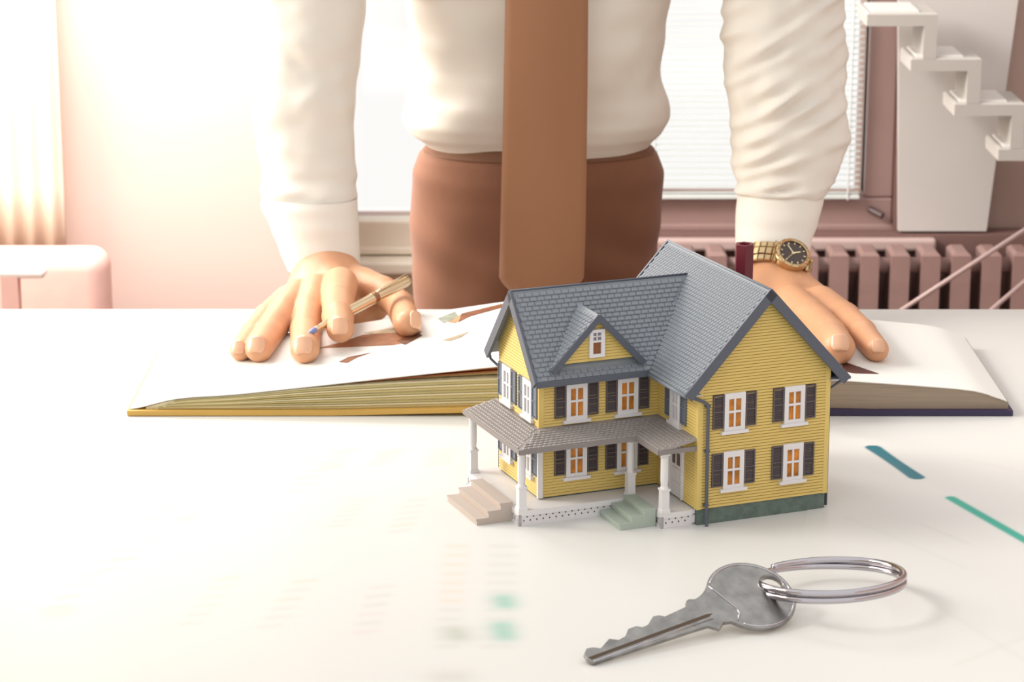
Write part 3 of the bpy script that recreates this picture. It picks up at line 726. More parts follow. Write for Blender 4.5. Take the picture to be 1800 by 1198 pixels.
# loose leaves between top page and block; brown ones put the gap's shade into colour
for k in range(6):
    f_ = (k+1)/7
    sheet(-.39+.012*k, XS-.004, lambda x, v, f_=f_: hpage(x)-.001-gap(x)*f_*.9, lambda x, v, f_=f_: hpage(x)-.0028-gap(x)*f_*.9, YF+.010+.003*(k % 3), n=40, name='page', m=mat('leaf_gap_shade', (180, 108, 66), .7) if k in (0, 1, 2, 3) else mat('leaf_cream', (240, 226, 180), .7), par=bk)
for k in range(9):   # thicker signatures standing proud of the block edge
    f_ = (k+.5)/9
    sheet(-.40+.003*k, XS-.004, lambda x, v, f_=f_: lift(x)+.0035+(max(hpage(x)-gap(x)-.002, lift(x)+.004)-lift(x)-.0035)*f_+.0004, lambda x, v, f_=f_: lift(x)+.003+(max(hpage(x)-gap(x)-.002, lift(x)+.004)-lift(x)-.0035)*f_-.0004, YF+.0005-.0007*(k % 3), n=30, ny=1, yb=lambda x: YF+.02, name='page', m=mat('signature_tone%d' % (k % 3), ((226, 206, 140), (246, 234, 196), (204, 190, 130))[k % 3], .7), par=bk)
sheet(XS, .557, lambda x, v: lift(x)+.0030, lambda x, v: lift(x)-.0030, YF-.006, name='cover', m=M_navy, par=bk)
sheet(XS+.003, .553, lambda x, v: max(hpage(x)-.001, lift(x)+.003), lambda x, v: lift(x)+.003, YF+.002, name='page_block', m=mat('grey_brown_block', (176, 158, 138), .75, var=.15, vscale=9, stretch=(2, 1, 260)), par=bk)
sheet(XS+.002, .551, lambda x, v: hpage(x), lambda x, v: hpage(x)-.001, name='page', m=M_page, par=bk)
# printed pictures on the pages
def on_page(px, py):
    z = TZ+.03
    for _ in range(25):
        p = onz(px, py, z); z = .5*z+.5*(TZ+hpage(p.x))
    return Vector((p.x, p.y, TZ+hpage(p.x)))
def picture(poly, rgb, name='picture', dz=.0006):
    # triangulated fan over short strips: sample polygon rows
    mb = MB(); xs = [p[0] for p in poly]; n = 14; x0, x1 = min(xs), max(xs)
    def yr(x):
        ys = []
        for (a, b), (c, d) in zip(poly, poly[1:]+poly[:1]):
            if a != c and min(a, c) <= x <= max(a, c): ys.append(b+(d-b)*(x-a)/(c-a))
        return min(ys), max(ys)
    rows = []
    for i in range(n+1):
        x = x0+(x1-x0)*(i+.001)/(n+.002); t, b = yr(x); rows.append([on_page(x, t+(b-t)*j/3) for j in range(4)])
    U_ = [[p+Vector((0, 0, dz)) for p in r] for r in rows]; D__ = [[p+Vector((0, 0, -.0004)) for p in reversed(r)] for r in rows]
    mb.rings([a+b for a, b in zip(U_, D__)])
    o = mb.build(name, mat('print_%d_%d_%d' % rgb, rgb, .6, var=.25, vscale=60), bk); o.location = -Vector(bk.location)
BR = (140, 84, 52)
picture([(600, 602), (640, 588), (742, 583), (700, 606), (560, 612)], (172, 112, 72))
picture([(640, 585), (700, 574), (742, 576), (700, 592)], (226, 206, 170), dz=.0005)
picture([(696, 600), (735, 583), (742, 590), (712, 606)], (120, 74, 50), dz=.0008)
picture([(596, 636), (612, 628), (652, 620), (628, 628), (610, 638)], BR)
picture([(810, 552), (884, 534), (884, 540), (826, 556), (806, 566)], BR, dz=.0007)
picture([(788, 566), (812, 552), (818, 556), (800, 568)], (200, 160, 120))
picture([(770, 560), (800, 548), (806, 556), (780, 568)], (170, 178, 160), dz=.0005)
picture([(778, 598), (824, 583), (812, 592), (790, 600)], (186, 168, 140))
picture([(1478, 634), (1545, 657), (1500, 656), (1482, 652)], (92, 50, 42))

# ------------------------------------------------------------------ hand sculpting with distance fields
def smin(a, b, k):
    h = np.clip(.5+.5*(b-a)/k, 0, 1); return b*(1-h)+a*h-k*h*(1-h)
def seg_d(P, a, b, ra, rb):
    a = np.array(a, np.float32); b = np.array(b, np.float32); d = b-a; t = np.clip(((P-a)@d)/max(1e-12, d@d), 0, 1)
    return np.linalg.norm(P-(a+t[..., None]*d), axis=-1)-(ra+(rb-ra)*t)
def surface_nets(fn, lo, hi, h):
    lo = np.array(lo); n = np.ceil((np.array(hi)-lo)/h).astype(int)+1
    g_ = np.stack(np.meshgrid(*[lo[i]+h*np.arange(n[i]) for i in range(3)], indexing='ij'), -1).astype(np.float32)
    v = fn(g_); s = v < 0
    off = [(i, j, k) for i in (0, 1) for j in (0, 1) for k in (0, 1)]
    C = lambda arr, o: arr[o[0]:n[0]-1+o[0], o[1]:n[1]-1+o[1], o[2]:n[2]-1+o[2]]
    cnt = sum(C(s, o).astype(int) for o in off); act = (cnt > 0) & (cnt < 8)
    idx = -np.ones(act.shape, int); idx[act] = np.arange(act.sum())
    acc = np.zeros((act.sum(), 3)); num = np.zeros(act.sum()); base_ = np.argwhere(act)
    for a in range(8):
        for b in range(a+1, 8):
            oa, ob = np.array(off[a]), np.array(off[b])
            if np.abs(oa-ob).sum() != 1: continue
            va = C(v, off[a])[act]; vb = C(v, off[b])[act]; m = (va < 0) != (vb < 0)
            t = np.where(m, va/(va-vb+1e-20), 0); p = oa+t[:, None]*(ob-oa); acc[m] += p[m]; num[m] += 1
    V = lo+h*(base_+acc/num[:, None]); F = []
    for ax_ in range(3):
        sl0 = [slice(None)]*3; sl1 = [slice(None)]*3; sl0[ax_] = slice(0, -1); sl1[ax_] = slice(1, None)
        ch_ = s[tuple(sl0)] != s[tuple(sl1)]; e = np.argwhere(ch_); b_, c_ = [(1, 2), (2, 0), (0, 1)][ax_]
        ok = (e[:, b_] > 0) & (e[:, c_] > 0) & (e[:, b_] < n[b_]-1) & (e[:, c_] < n[c_]-1); e = e[ok]
        q = []
        for db, dc in ((1, 1), (0, 1), (0, 0), (1, 0)):
            f = e.copy(); f[:, b_] -= db; f[:, c_] -= dc; q.append(idx[f[:, 0], f[:, 1], f[:, 2]])
        q = np.stack(q, 1); ins = s[e[:, 0], e[:, 1], e[:, 2]]; q[~ins] = q[~ins][:, ::-1]; F.append(q)
    return V, np.concatenate(F)
def np_mesh(name, parts, m):
    V = []; F = []; n = 0
    for v, f in parts: V.append(v); F.append(f+n); n += len(v)
    V = np.concatenate(V); F = np.concatenate(F)
    me = bpy.data.meshes.new(name); me.vertices.add(len(V)); me.vertices.foreach_set('co', V.ravel().astype(np.float32))
    me.loops.add(F.size); me.loops.foreach_set('vertex_index', F.ravel().astype(np.int32))
    me.polygons.add(len(F)); me.polygons.foreach_set('loop_start', np.arange(0, F.size, 4, dtype=np.int32)); me.polygons.foreach_set('loop_total', np.full(len(F), 4, np.int32))
    me.update(calc_edges=True); me.validate(); me.polygons.foreach_set('use_smooth', [True]*len(me.polygons)); me.materials.append(m); return me
PXM = 1430.0
def hand_fn(fingers, palm, creases=()):
    def fn(P):
        d = None
        for (a, b, ra, rb) in palm:
            e = seg_d(P, a, b, ra, rb); d = e if d is None else smin(d, e, .016)
        fd = None
        for ch in fingers:
            e = None
            for (a, ra), (b, rb) in zip(ch[:-1], ch[1:]):
                s = seg_d(P, a, b, ra, rb); e = s if e is None else smin(e, s, .004)
            fd = e if fd is None else smin(fd, e, .0025)
        d = smin(d, fd, .010)
        for (c, n_, w, dep, rad) in creases:        # shallow grooves across joints
            c = np.array(c); n_ = np.array(n_); q = P-c; al = q@n_; dist = np.linalg.norm(q, axis=-1)
            d = d+dep*np.exp(-(al/w)**2)*(dist < rad)
        return d
    return fn
def crease_set(ch, js, dep=.0009):
    out_ = []
    for j in js:
        a, b = Vector(ch[j-1][0]), Vector(ch[j][0]); n_ = (b-a).normalized(); r = ch[j][1]
        top = b+Vector((0, -.3, 1)).normalized()*r
        for o_ in (-.0035, .0, .0035): out_.append((tuple(top+n_*o_), tuple(n_), .0009, dep, r*.75))
    return out_
def Q(px, py, Y): p = ony(px, py, Y); return (p.x, p.y, p.z)
def QZ(px, py, z): p = onz(px, py, z); return (p.x, p.y, p.z)

# left-hand side of the picture: the right hand, resting on the left page
def pg(px, py, r):   # centre of a fingertip lying on the page: radius r above it
    z = TZ+.04
    for _ in range(20):
        p = onz(px, py, z); z = TZ+hpage(p.x)+r*.92
    return (p.x, p.y, z)
A_wr = Q(570, 474, 3.158); A_wr0 = Q(558, 400, 3.187)
thumb = [(Q(640, 498, 3.12), .020), (Q(674, 512, 3.09), .0185), (Q(702, 536, 3.045), .0180), (pg(716, 568, .0165), .0160)]
index = [(Q(598, 500, 3.075), .022), (Q(594, 528, 3.0), .0196), (Q(594, 556, 2.925), .0184), (Q(598, 578, 2.88), .0160)]
middle = [(Q(556, 512, 3.075), .022), (Q(543, 548, 3.02), .0196), (Q(537, 582, 2.965), .0184), (pg(536, 613, .0168), .0168)]
ringf = [(Q(524, 518, 3.075), .020), (Q(500, 548, 3.02), .0185), (Q(476, 582, 2.965), .0176), (pg(455, 612, .0162), .0162)]
pinky = [(Q(506, 526, 3.08), .018), (Q(468, 556, 3.025), .0152), (Q(444, 585, 2.975), .0144), (pg(423, 615, .0128), .0128)]
fA = [thumb, index, middle, ringf, pinky]
palmA = [(A_wr0, A_wr, .030, .034), (A_wr, Q(590, 512, 3.10), .032, .026), (A_wr, Q(545, 522, 3.10), .032, .024), (A_wr, Q(520, 528, 3.10), .030, .020), (A_wr, Q(640, 505, 3.13), .030, .021),
         (Q(600, 545, 3.11), Q(660, 540, 3.11), .020, .017), (Q(560, 548, 3.10), Q(630, 560, 3.09), .018, .015), (Q(520, 545, 3.10), Q(560, 545, 3.09), .016, .016)]
crA = crease_set(index, [2], .0005)+crease_set(middle, [1, 2])+crease_set(ringf, [1, 2])+crease_set(pinky, [1])+crease_set(thumb, [2])
# right-hand side: the left hand, behind the model's gable
B_wr = Q(1365, 486, 3.155); B_wr0 = Q(1362, 410, 3.192)
ringB = [(Q(1392, 536, 3.05), .025), (Q(1428, 562, 2.99), .0225), (Q(1456, 588, 2.93), .0210), (pg(1474, 611, .0190), .0190)]
pinkB = [(Q(1442, 534, 3.06), .023), (Q(1484, 560, 3.00), .0198), (Q(1514, 586, 2.94), .0180), (pg(1541, 614, .0145), .0140)]
midB = [(Q(1350, 545, 3.05), .024), (Q(1368, 580, 2.98), .0215), (Q(1384, 612, 2.91), .0200), (pg(1396, 642, .0180), .0180)]
indB = [(Q(1310, 545, 3.05), .023), (Q(1305, 585, 2.98), .0205), (Q(1306, 615, 2.92), .0190), (pg(1308, 644, .0170), .0170)]
thB = [(Q(1312, 510, 3.12), .022), (Q(1276, 540, 3.08), .020), (Q(1250, 565, 3.02), .0185), (pg(1232, 596, .0160), .0160)]
fB = [thB, indB, midB, ringB, pinkB]
palmB = [(B_wr0, B_wr, .030, .032), (B_wr, Q(1345, 540, 3.08), .031, .024), (B_wr, Q(1390, 530, 3.08), .031, .024), (B_wr, Q(1436, 528, 3.09), .028, .020), (B_wr, Q(1310, 530, 3.08), .027, .020)]
crB = crease_set(ringB, [1, 2])+crease_set(pinkB, [1, 2])
def bounds(fs, pal):
    pts_ = np.array([p for ch in fs for p, r in ch]+[p for q in pal for p in q[:2]]); return pts_.min(0)-.045, pts_.max(0)+.045
HA = surface_nets(hand_fn(fA, palmA, crA), *bounds(fA, palmA), .0017)
HB = surface_nets(hand_fn(fB, palmB, crB), *bounds(fB, palmB), .0020)

# arm centre lines from wrist to shoulder, (px, py, Y)
SHL = (-.185, 3.36, 1.37); SHR = (.245, 3.36, 1.37)
armA = [A_wr0, Q(543, 300, 3.224), Q(545, 80, 3.27), Q(552, -140, 3.31), SHL]
armB = [B_wr0, Q(1378, 300, 3.232), Q(1382, 80, 3.27), Q(1368, -140, 3.31), SHR]
def body_fn(P):
    d = seg_d(P, (.033, 3.47, .86), (.033, 3.42, 1.25), .072, .085)
    S = np.array([1, 1, 1]);
    d = smin(d, seg_d(P, (-.10, 3.38, 1.32), (.166, 3.38, 1.32), .062, .062), .04)
    d = smin(d, seg_d(P, (-.02, 3.48, .86), (.086, 3.48, .86), .070, .070), .03)
    d = smin(d, seg_d(P, (.033, 3.37, 1.38), (.033, 3.33, 1.47), .055, .052), .04)          # neck
    hd = np.linalg.norm((P-np.array([.033, 3.29, 1.575]))/np.array([.075, .095, .115]), axis=-1); d = smin(d, (hd-1)*.08, .02)
    d = smin(d, seg_d(P, (.033, 3.20, 1.575), (.033, 3.182, 1.545), .010, .014), .01)        # nose
    for s in (-1, 1):
        d = smin(d, seg_d(P, (.033+s*.076, 3.30, 1.585), (.033+s*.078, 3.30, 1.555), .014, .010), .006)   # ears
        d = smin(d, seg_d(P, (.033+s*.08, 3.49, .82), (.033+s*.11, 3.50, .46), .062, .050), .02)
        d = smin(d, seg_d(P, (.033+s*.11, 3.50, .46), (.033+s*.12, 3.53, .10), .052, .038), .02)
        d = smin(d, seg_d(P, (.033+s*.12, 3.52, .06), (.033+s*.13, 3.38, .04), .036, .03), .02)
    for arm, rr_ in ((armA, (.028, .032, .036, .038, .045)), (armB, (.028, .032, .036, .038, .045))):
        for i in range(4): d = smin(d, seg_d(P, arm[i], arm[i+1], rr_[i], rr_[i+1]), .02)
    return d
BD = surface_nets(body_fn, (-.42, 3.08, 0.0), (.50, 3.68, 1.74), .011)
skin = mat('warm_skin', (226, 168, 128), .45, var=.07, vscale=30, bump=.15, bscale=350, sss=.12)
man = empty('person', (.033, 3.48, 0), label='person in white shirt, brown tie and brown trousers leaning both hands on the open book', cat='person')
def mpart(name, me_or_mb, m=None, **k):
    o = link_mesh(name, me_or_mb, man) if isinstance(me_or_mb, bpy.types.Mesh) else me_or_mb.build(name, m, man, **k)
    o.location = -Vector(man.location); return o
body = mpart('body', np_mesh('body', [BD, HA, HB], skin))
# fingernails
M_nail = mat('fingernail', (242, 190, 156), .25, sss=.05)
def nail(tip, prev, r, w, l, toward=Vector((0, -.75, .66)), side=0):
    t = Vector(tip); ax_ = (t-Vector(prev)).normalized(); ax_ = (ax_+Vector((0, .15, -1.1))).normalized(); up_ = (toward-ax_*toward.dot(ax_)).normalized(); sd = ax_.cross(up_)
    mb = MB(); rows = []
    for i in range(9):
        a = -1+2*i/8; row = []
        for j in range(9):
            b = -1+2*j/8; k = math.sqrt(max(0, 1-(abs(b)**3)*.55)) ; th = a*w/r*k
            lift_ = .0009+.0003*(1-abs(a))
            row.append(t+ax_*(b*l+.15*l)+up_*(math.cos(th)*(r*(1-.0*b)+lift_) - max(0, b)**2*.0016)+sd*(math.sin(th)*(r+lift_)))
        rows.append(row)
    V = [p for r_ in rows for p in r_]; V2 = [p-up_*.0022 for p in V]; F = []
    for i in range(8):
        for j in range(8):
            a = i*9+j; F.append((a, a+1, a+10, a+9)); F.append((a+81, a+90, a+91, a+82))
    for i in range(8):
        for (a, b) in ((i, i+1), (72+i, 73+i), (i*9, i*9+9), (i*9+8, i*9+17)): F.append((a, b, b+81, a+81))
    mb.add(V+V2, F); o = mb.build('fingernail', M_nail, body, smooth=True)
for ch, w, l, tw in ((index, .0105, .0105, Vector((0, -1, .45))), (middle, .0115, .0105, Vector((-.12, -.7, .7))), (ringf, .0110, .0098, Vector((-.15, -.7, .7))), (pinky, .0082, .0080, Vector((-.2, -.7, .7))), (thumb, .0095, .011, Vector((.8, -.6, .3))),
                     (ringB, .0105, .0100, Vector((0, -.7, .7))), (pinkB, .0080, .0080, Vector((.0, -.6, .75))), (midB, .0105, .010, Vector((0, -.7, .7))), (indB, .0105, .010, Vector((0, -.7, .7)))):
    nail(ch[-1][0], ch[-2][0], ch[-1][1], w, l, tw)
# face details and hair (above the picture's frame)
eye = mat('eye_white', (240, 240, 240), .2)
for s in (-1, 1):
    MB().lathe([(.0001, -.011), (.008, -.008), (.011, 0), (.008, .008), (.0001, .011)], Matrix.Translation((.033+s*.03, 3.212, 1.585)), 12).build('eye', eye, body, smooth=True)
hm = MB(); rows = []
for i in range(10):
    ph = i/9*1.75; rows.append([Vector((.033+.083*math.sin(ph)*math.cos(q)*1.0, 3.30+.103*math.sin(ph)*math.sin(q)+.01, 1.59+.115*math.cos(ph)*(1 if math.sin(q) > -.3 else .98))) for q in [2*math.pi*k/24 for k in range(24)]])
hm.rings(rows).build('hair', mat('dark_hair', (60, 42, 32), .6), body, smooth=True)
MB().tube([(.008, 3.205, 1.520), (.033, 3.196, 1.518), (.058, 3.205, 1.520)], .004, 8).build('lips', mat('lips', (190, 120, 100), .5), body, smooth=True)

# ---- clothes: lofts whose rings follow the photograph's silhouette
def interp(tab, t):
    ks = [r[0] for r in tab]
    if t <= ks[0]: return tab[0][1:]
    for a, b in zip(tab[:-1], tab[1:]):
        if a[0] <= t <= b[0]:
            s = (t-a[0])/(b[0]-a[0]); s = s*s*(3-2*s)*.5+s*.5; return tuple(x+(y-x)*s for x, y in zip(a[1:], b[1:]))
    return tab[-1][1:]
def loft(tab, n, seg, depth, disp=None, sup=2.0, thick=None, tilt=0.0, ends=(1, 1)):
    """tab rows (py, xL, xR, Y); rings horizontal; depth = depth/width ratio"""
    r0, r1 = tab[0][0], tab[-1][0]; rings = []
    for i in range(n+1):
        py = r0+(r1-r0)*i/n; xl, xr, Y = interp(tab, py)
        a = ony(xl, py, Y); b = ony(xr, py, Y); c = (a+b)/2; rx = (b-a).length/2; ry = rx*(depth(py) if callable(depth) else depth)
        ring_ = []
        for k in range(seg):
            q = 2*math.pi*k/seg; cs, sn = math.cos(q), math.sin(q)
            e = (abs(cs)**sup+abs(sn)**sup)**(-1/sup)
            p = Vector((c.x+rx*cs*e, c.y+ry*sn*e, c.z+tilt*rx*cs*e)); nrm = Vector((cs, sn*rx/ry, 0)).normalized()
            if disp: p += nrm*disp(py, q, p)
            ring_.append(p)
        rings.append(ring_)
    return rings
def nz3(p, s, sd=0): return noise.noise(Vector((p.x*s+sd, p.y*s, p.z*s)))
def clothm(mb, name, m, par_fn=mpart): return mpart(name, mb, m, smooth=True)
M_shirt = mat('white_cotton_shirt', (244, 238, 228), .75, sheen=.1, bump=.1, bscale=1200)
M_cuff = mat('white_cuff', (252, 247, 238), .7)
M_tr = mat('flare_brown_trousers', (140, 92, 66), .75, sheen=.15, bump=.15, bscale=900, var=.05, vscale=15)  # warm flare over dark cloth is put into this even brown
# trousers
def dtr(py, q, p):
    d = .0
    if py > 330: d += -.012*math.exp(-((p.x-.040)/.018)**2)*min(1, (py-330)/150)*(1 if math.sin(q) < 0 else 0)
    d += .0030*nz3(p, 14)+.0022*math.sin(70*(p.x*.55+p.z))*math.exp(-((py-440)/70)**2)*(1 if math.sin(q) < 0 else 0)
    return d
tt = [(236, 764, 1122, 3.455), (246, 758, 1130, 3.455), (256, 748, 1146, 3.457), (272, 734, 1158, 3.46), (300, 724, 1166, 3.465), (340, 722, 1163, 3.47), (430, 723, 1156, 3.475), (545, 728, 1150, 3.48), (640, 732, 1146, 3.48), (700, 750, 1130, 3.48)]
tr = MB().rings(loft(tt, 70, 96, .62, dtr, 2.3), caps=True)
for s in (-1, 1):
    rings = []
    for i in range(22):
        t = i/21; z = .645*(1-t)+.045*t; c = Vector((.033+s*(.082+.04*t), 3.48+.045*t, z)); r = .083*(1-t)+.060*t
        rings.append([c+Vector((r*math.cos(q)*(1+.02*math.sin(5*q+i)), r*1.05*math.sin(q), 0)) for q in [2*math.pi*k/40 for k in range(40)]])
    tr.rings(rings)
trs = clothm(tr, 'trousers', M_tr)
# waistband, belt loops and fly line
wbm = MB().rings(loft([(237, 762, 1125, 3.455), (252, 752, 1140, 3.455), (262, 743, 1151, 3.457)], 8, 96, .635, None, 2.3), caps=False)
wo = mpart('waistband', wbm, mat('dark_brown_waistband', (126, 86, 60), .7), smooth=True)
for s in (-1, 1):
    MB().lathe([(.05, 0), (.052, .05), (.045, .075), (.03, .08)], Matrix.Translation((.033+s*.125, 3.47, 0)) @ Matrix.Scale(1.0, 4) @ Matrix.Diagonal((.85, 1.9, 1, 1)), 24).build('shoe', mat('dark_shoe', (50, 34, 28), .3), man, smooth=True).location = -Vector(man.location)
# shirt torso
def dsh(py, q, p):
    f = 1 if math.sin(q) < 0 else .4
    k = math.exp(-((py-215)/60)**2)
    d = .008*nz3(p, 9, 3)+.006*nz3(p, 20, 8)
    d += k*f*(.006*math.sin(30*(p.x*.8-p.z*1.4))+.012)
    d += .003*math.sin(26*(p.x+p.z*.9)+3*nz3(p, 5))*f
    return d
ts = [(-330, 655, 1235, 3.35), (-250, 660, 1230, 3.35), (-150, 684, 1205, 3.37), (-60, 698, 1192, 3.39), (0, 708, 1182, 3.40), (60, 716, 1172, 3.41), (120, 724, 1166, 3.42), (170, 724, 1160, 3.43), (205, 728, 1154, 3.44), (228, 740, 1144, 3.447), (246, 762, 1128, 3.452), (262, 772, 1120, 3.455)]
sh = MB().rings(loft(ts, 110, 120, .60, dsh, 2.25), caps=True)
shirt = clothm(sh, 'shirt', M_shirt)
# yoke / shoulders of the shirt
yk = MB()
for s, S_ in ((-1, SHL), (1, SHR)):
    pts_ = [Vector((.033+s*.05, 3.36, 1.40)), Vector((.033+s*.12, 3.36, 1.39)), Vector(S_)+Vector((0, 0, .0)), Vector(S_)+Vector((s*.045, -.005, -.05))]
    yk.tube(pts_, [.085, .083, .078, .074], 24)
yk.tube([Vector((.033, 3.36, 1.38)), Vector((.033, 3.345, 1.45))], [.085, .066], 24)
clothm(yk, 'shirt_yoke', M_shirt)
MB().lathe([(.064, 0), (.066, .03), (.062, .045), (.058, .03), (.058, 0)], Matrix.Translation((.033, 3.35, 1.425)) @ Matrix.Rotation(.3, 4, 'X'), 32).build('collar', M_shirt, man, smooth=True).location = -Vector(man.location)
# sleeves
def sleeve(tab, amp, sgn, sd, foldlist):
    def dd(py, q, p):
        d = amp*(.0035*nz3(p, 16, sd)+.0022*nz3(p, 38, sd+4))
        front = max(0, -math.sin(q)*.7+.5)*(.35+1.1*max(0, noise.noise(Vector((p.x*11+sd, p.y*6, p.z*13)))+.35))
        t = (py/100)
        for (y0, sl, w, a) in foldlist:
            a = a*(.25+1.5*max(0, min(1, .5+1.6*noise.noise(Vector((y0*.37+sd, math.cos(q)*1.3, py*.006))))))       # diagonal folds: row of the crest, slope across, width, height
            x = math.cos(q); y = py-(y0+sl*x+8*nz3(p, 12, sd))
            a *= .62; d += a*math.exp(-(y/w)**2)*front - a*.6*math.exp(-((y-w*1.8)/w)**2)*front
        return d
    return loft(tab, 150, 84, .80, dd, 2.05)
tA = [(-420, 470, 700, 3.345), (-300, 462, 682, 3.33), (-150, 452, 662, 3.305), (0, 446, 645, 3.29), (100, 438, 630, 3.275), (200, 444, 624, 3.25), (260, 452, 624, 3.235), (300, 461, 626, 3.222), (340, 456, 628, 3.208), (356, 457, 628, 3.203), (364, 465, 624, 3.20)]
foldsA = [(350, -6, 5, .0035), (322, -14, 8, .003), (262, 34, 14, .003), (170, -60, 18, .0025), (70, 60, 18, .003), (-80, 50, 18, .004)]
clothm(MB().rings(sleeve(tA, 1.0, -1, 2, foldsA), caps=False), 'sleeve', M_shirt)
tB = [(-420, 1190, 1420, 3.345), (-300, 1225, 1452, 3.33), (-150, 1252, 1475, 3.305), (0, 1267, 1484, 3.29), (50, 1266, 1486, 3.285), (100, 1275, 1488, 3.275), (150, 1276, 1487, 3.265), (200, 1284, 1488, 3.255), (245, 1288, 1492, 3.245), (285, 1292, 1478, 3.235), (318, 1291, 1464, 3.225), (336, 1293, 1456, 3.218), (344, 1300, 1446, 3.216)]
foldsB = [(330, -8, 5, .005), (306, -28, 7, .0065), (270, -34, 9, .006), (232, -55, 9, .0065), (195, -60, 8, .005), (160, -62, 9, .0065), (120, -65, 9, .006), (84, -60, 8, .006), (45, -70, 10, .007), (5, -60, 9, .006), (-40, -60, 10, .006), (-90, -60, 12, .006), (-150, -50, 12, .006)]
clothm(MB().rings(sleeve(tB, 1.5, 1, 9, foldsB), caps=False), 'sleeve', M_shirt)
def cuff(tab, dep, tilt):
    r = loft(tab, 20, 72, dep, lambda py, q, p: .0012*nz3(p, 25, 5), 2.1, tilt=tilt)
    inner = [[c+(p-c)*.95 for p in ring_] for ring_, c in [(x, sum(x, Vector())/len(x)) for x in reversed(r)]]
    return MB().rings(r+inner, caps=False)
clothm(cuff([(344, 462, 629, 3.205), (360, 458, 629, 3.20), (400, 475, 630, 3.185), (440, 491, 632, 3.172), (474, 505, 635, 3.16)], .88, -.03), 'cuff', M_cuff)
clothm(cuff([(324, 1298, 1450, 3.222), (345, 1296, 1449, 3.214), (385, 1293, 1438, 3.20), (420, 1292, 1427, 3.185), (444, 1293, 1422, 3.178)], .86, -.05), 'cuff', M_cuff)
# placket line and buttons of the shirt front are hidden by the tie; pocket flap line
# tie, hanging freely in front
M_tie = mat('rust_brown_tie', (156, 104, 66), .5, sheen=.3, bump=.25, bscale=1500)
tie = [(-430, 925, 985, 3.30), (-300, 912, 1005, 3.285), (-150, 898, 1022, 3.27), (0, 888, 1034, 3.25), (150, 885, 1033, 3.235), (300, 882, 1031, 3.222), (420, 879, 1029, 3.212), (492, 877, 1026, 3.205), (520, 905, 995, 3.203), (541, 946, 954, 3.202)]
rows = []
NT = 90
for i in range(NT+1):
    py = tie[0][0]+(tie[-1][0]-tie[0][0])*i/NT; xl, xr, Y = None, None, None
    for a, b in zip(tie[:-1], tie[1:]):
        if a[0] <= py <= b[0]: s = (py-a[0])/(b[0]-a[0]); xl, xr, Y = [a[j]+(b[j]-a[j])*s for j in (1, 2, 3)]
    a, b = ony(xl, py, Y), ony(xr, py, Y); top_ = []; bot_ = []
    for k in range(13):
        u = k/12; p = a+(b-a)*u; bulge = .008*(1-(2*u-1)**2)+.0015*math.sin(py*.011+u*3)
        top_.append(p+Vector((0, -bulge, 0))); bot_.append(p+Vector((0, .0035, 0)))
    rows.append(top_+bot_[::-1])
clothm(MB().rings(rows), 'tie', M_tie)

# ------------------------------------------------------------------ wristwatch on the right-hand arm
GLD = mat('warm_steel_watch', (196, 170, 130), .18, 1)
DIAL = mat('dark_brown_dial', (74, 56, 50), .25)
wa = Vector(Q(1365, 466, 3.155)); watch = empty('wristwatch', wa, label='gold-toned metal wristwatch with dark dial and studded bezel on the wrist at right', cat='watch')
axis_ = (Vector(B_wr0)-Vector(B_wr)).normalized(); axis_ = (axis_+Vector((.24, 0, 0))).normalized()      # up the forearm, tilted
fx = Vector((1, 0, 0)); fx = (fx-axis_*fx.dot(axis_)).normalized(); fy = axis_.cross(fx)
if fy.y > 0: fy = -fy
RW, RD = .0420, .0385
nl = 30; th0 = math.radians(68)
dirf = fx*math.cos(th0)+fy*math.sin(th0)
for i in range(nl):
    t = 2*math.pi*i/nl
    p = fx*(RW*math.cos(t))+fy*(RD*math.sin(t)); tg = (fx*(-RW*math.sin(t))+fy*(RD*math.cos(t))).normalized(); nr = tg.cross(axis_)
    if nr.dot(p) < 0: nr = -nr
    if abs((t-th0+math.pi) % (2*math.pi)-math.pi) < .42: continue
    M = Matrix((tg, axis_, nr)).transposed().to_4x4(); M.translation = p
    q = MB(); 
    for (a, b, h) in ((-.0130, -.0052, .0018), (-.0046, .0046, .0026), (.0052, .0130, .0018)): q.bbox(-.0040, .0040, a, b, -.0018, h, .0008, M)
    q.build('link', GLD, watch)
cpos = fx*(RW*math.cos(th0))+fy*(RD*math.sin(th0)); tg = (fx*(-RW*math.sin(th0))+fy*(RD*math.cos(th0))).normalized(); nr = tg.cross(axis_)
if nr.dot(cpos) < 0: nr = -nr
nr = (nr+Vector((0, -.1, .55))).normalized(); ax2 = (axis_-nr*axis_.dot(nr)).normalized(); tg = ax2.cross(nr)
CM = Matrix((tg, ax2, nr)).transposed().to_4x4(); CM.translation = cpos+nr*.002
def wl_(name, prof, m, seg=40): 
    return MB().lathe(prof, CM, seg, name != 'bezel').build(name, m, watch, auto=35)
wl_('case', [(.0200, -.008), (.0232, -.005), (.0238, .001), (.0225, .0035), (.010, .0036)], GLD)
wl_('bezel', [(.0180, .0034), (.0226, .0034), (.0222, .0055), (.0190, .0068), (.0178, .0060)], GLD)
wl_('dial', [(.0001, .0036), (.0179, .0036), (.0179, .0046), (.0001, .0046)], DIAL)
bs = MB().lathe([(.0001, .0015), (.0011, .0011), (.0014, 0)], None, 8)
for i in range(12):
    a = 2*math.pi*i/12
    o = link_mesh('bezel_stud', bs.mesh('bezel_stud', GLD, True), watch); o.matrix_local = CM @ Matrix.Translation((.0203*math.cos(a), .0203*math.sin(a), .0062))
    q = MB(); Mx = CM @ Matrix.Rotation(a, 4, 'Z'); q.bbox(.0138, .0165, -.0006, .0006, .0044, .0052, .0002, Mx); q.build('hour_marker', mat('pale_gold_marker', (246, 232, 190), .3, .6), watch)
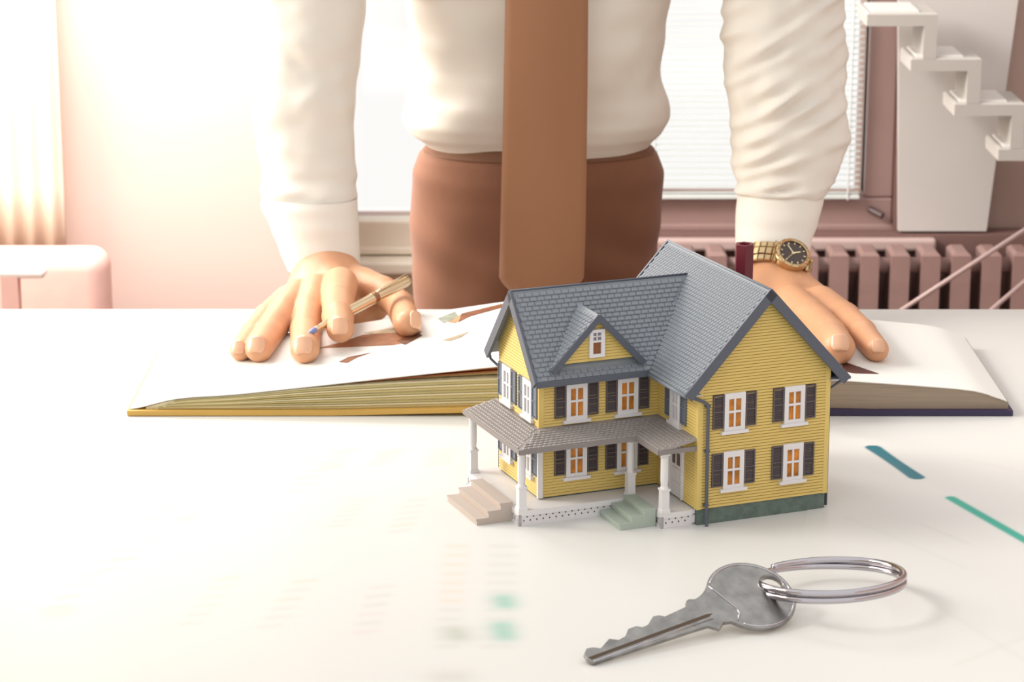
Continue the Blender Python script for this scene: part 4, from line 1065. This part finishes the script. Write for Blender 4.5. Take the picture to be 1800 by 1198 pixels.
for a, l, w in ((.5, .010, .0008), (2.3, .0135, .0006), (4.2, .014, .0003)):
    MB().bbox(-.002, l, -w, w, .0050, .0056, .0002, CM @ Matrix.Rotation(a, 4, 'Z')).build('watch_hand', MATS['pale_gold_marker'], watch)
MB().tube([CM @ Vector((.0235, 0, 0)), CM @ Vector((.0275, 0, 0))], .0026, 10).build('crown', GLD, watch, smooth=True)
for s in (-1, 1):
    for t in (-1, 1): MB().bbox(-.002, .002, -.006, .006, -.004, .0024, .0008, CM @ Matrix.Translation((s*.0215, t*.010, -.002))).build('lug', GLD, watch)

# ------------------------------------------------------------------ pen between the fingers
pa = Vector(Q(716, 492, 3.025)); pb = Vector(Q(536, 589, 2.852))
pen = empty('ballpoint_pen', (pa+pb)/2, label='silver ballpoint pen with a blue tip held between fingers on the left page', cat='pen')
PL = (pb-pa).length; d = (pa-pb).normalized(); M = d.to_track_quat('Z', 'X').to_matrix().to_4x4(); M.translation = pb-(pa+pb)/2
M_pen = mat('pale_gold_pen', (226, 208, 176), .18, .85)
MB().lathe([(.0034, PL*.13), (.0052, PL*.22), (.0064, PL*.45), (.0067, PL*.64)], M, 24).build('barrel', M_pen, pen, auto=35)
MB().lathe([(.0067, PL*.64), (.0072, PL*.645), (.0072, PL*.655), (.0066, PL*.66), (.0072, PL*.668), (.0072, PL*.678), (.0066, PL*.682)], M, 24).build('ring', mat('brown_band', (150, 110, 80), .3, .6), pen, auto=35)
MB().lathe([(.0070, PL*.682), (.0072, PL*.97), (.0064, PL*.995), (.0001, PL)], M, 24).build('cap', M_pen, pen, auto=35)
MB().lathe([(.0004, 0), (.0010, PL*.03), (.0034, PL*.07), (.0036, PL*.095)], M, 16).build('pen_tip', mat('blue_pen_tip', (140, 150, 205), .35), pen, auto=35)
MB().lathe([(.0032, PL*.095), (.0040, PL*.11), (.0034, PL*.13)], M, 16).build('collar', M_pen, pen, auto=35)
sidev = Vector((0, -.6, .8)); sidev = (sidev-d*sidev.dot(d)).normalized(); o_ = M.translation
MB().tube([o_+d*PL*.98+sidev*.006, o_+d*PL*.975+sidev*.0098, o_+d*PL*.85+sidev*.0098, o_+d*PL*.70+sidev*.0085, o_+d*PL*.69+sidev*.0070], .0014, 8).build('clip', M_pen, pen, smooth=True)
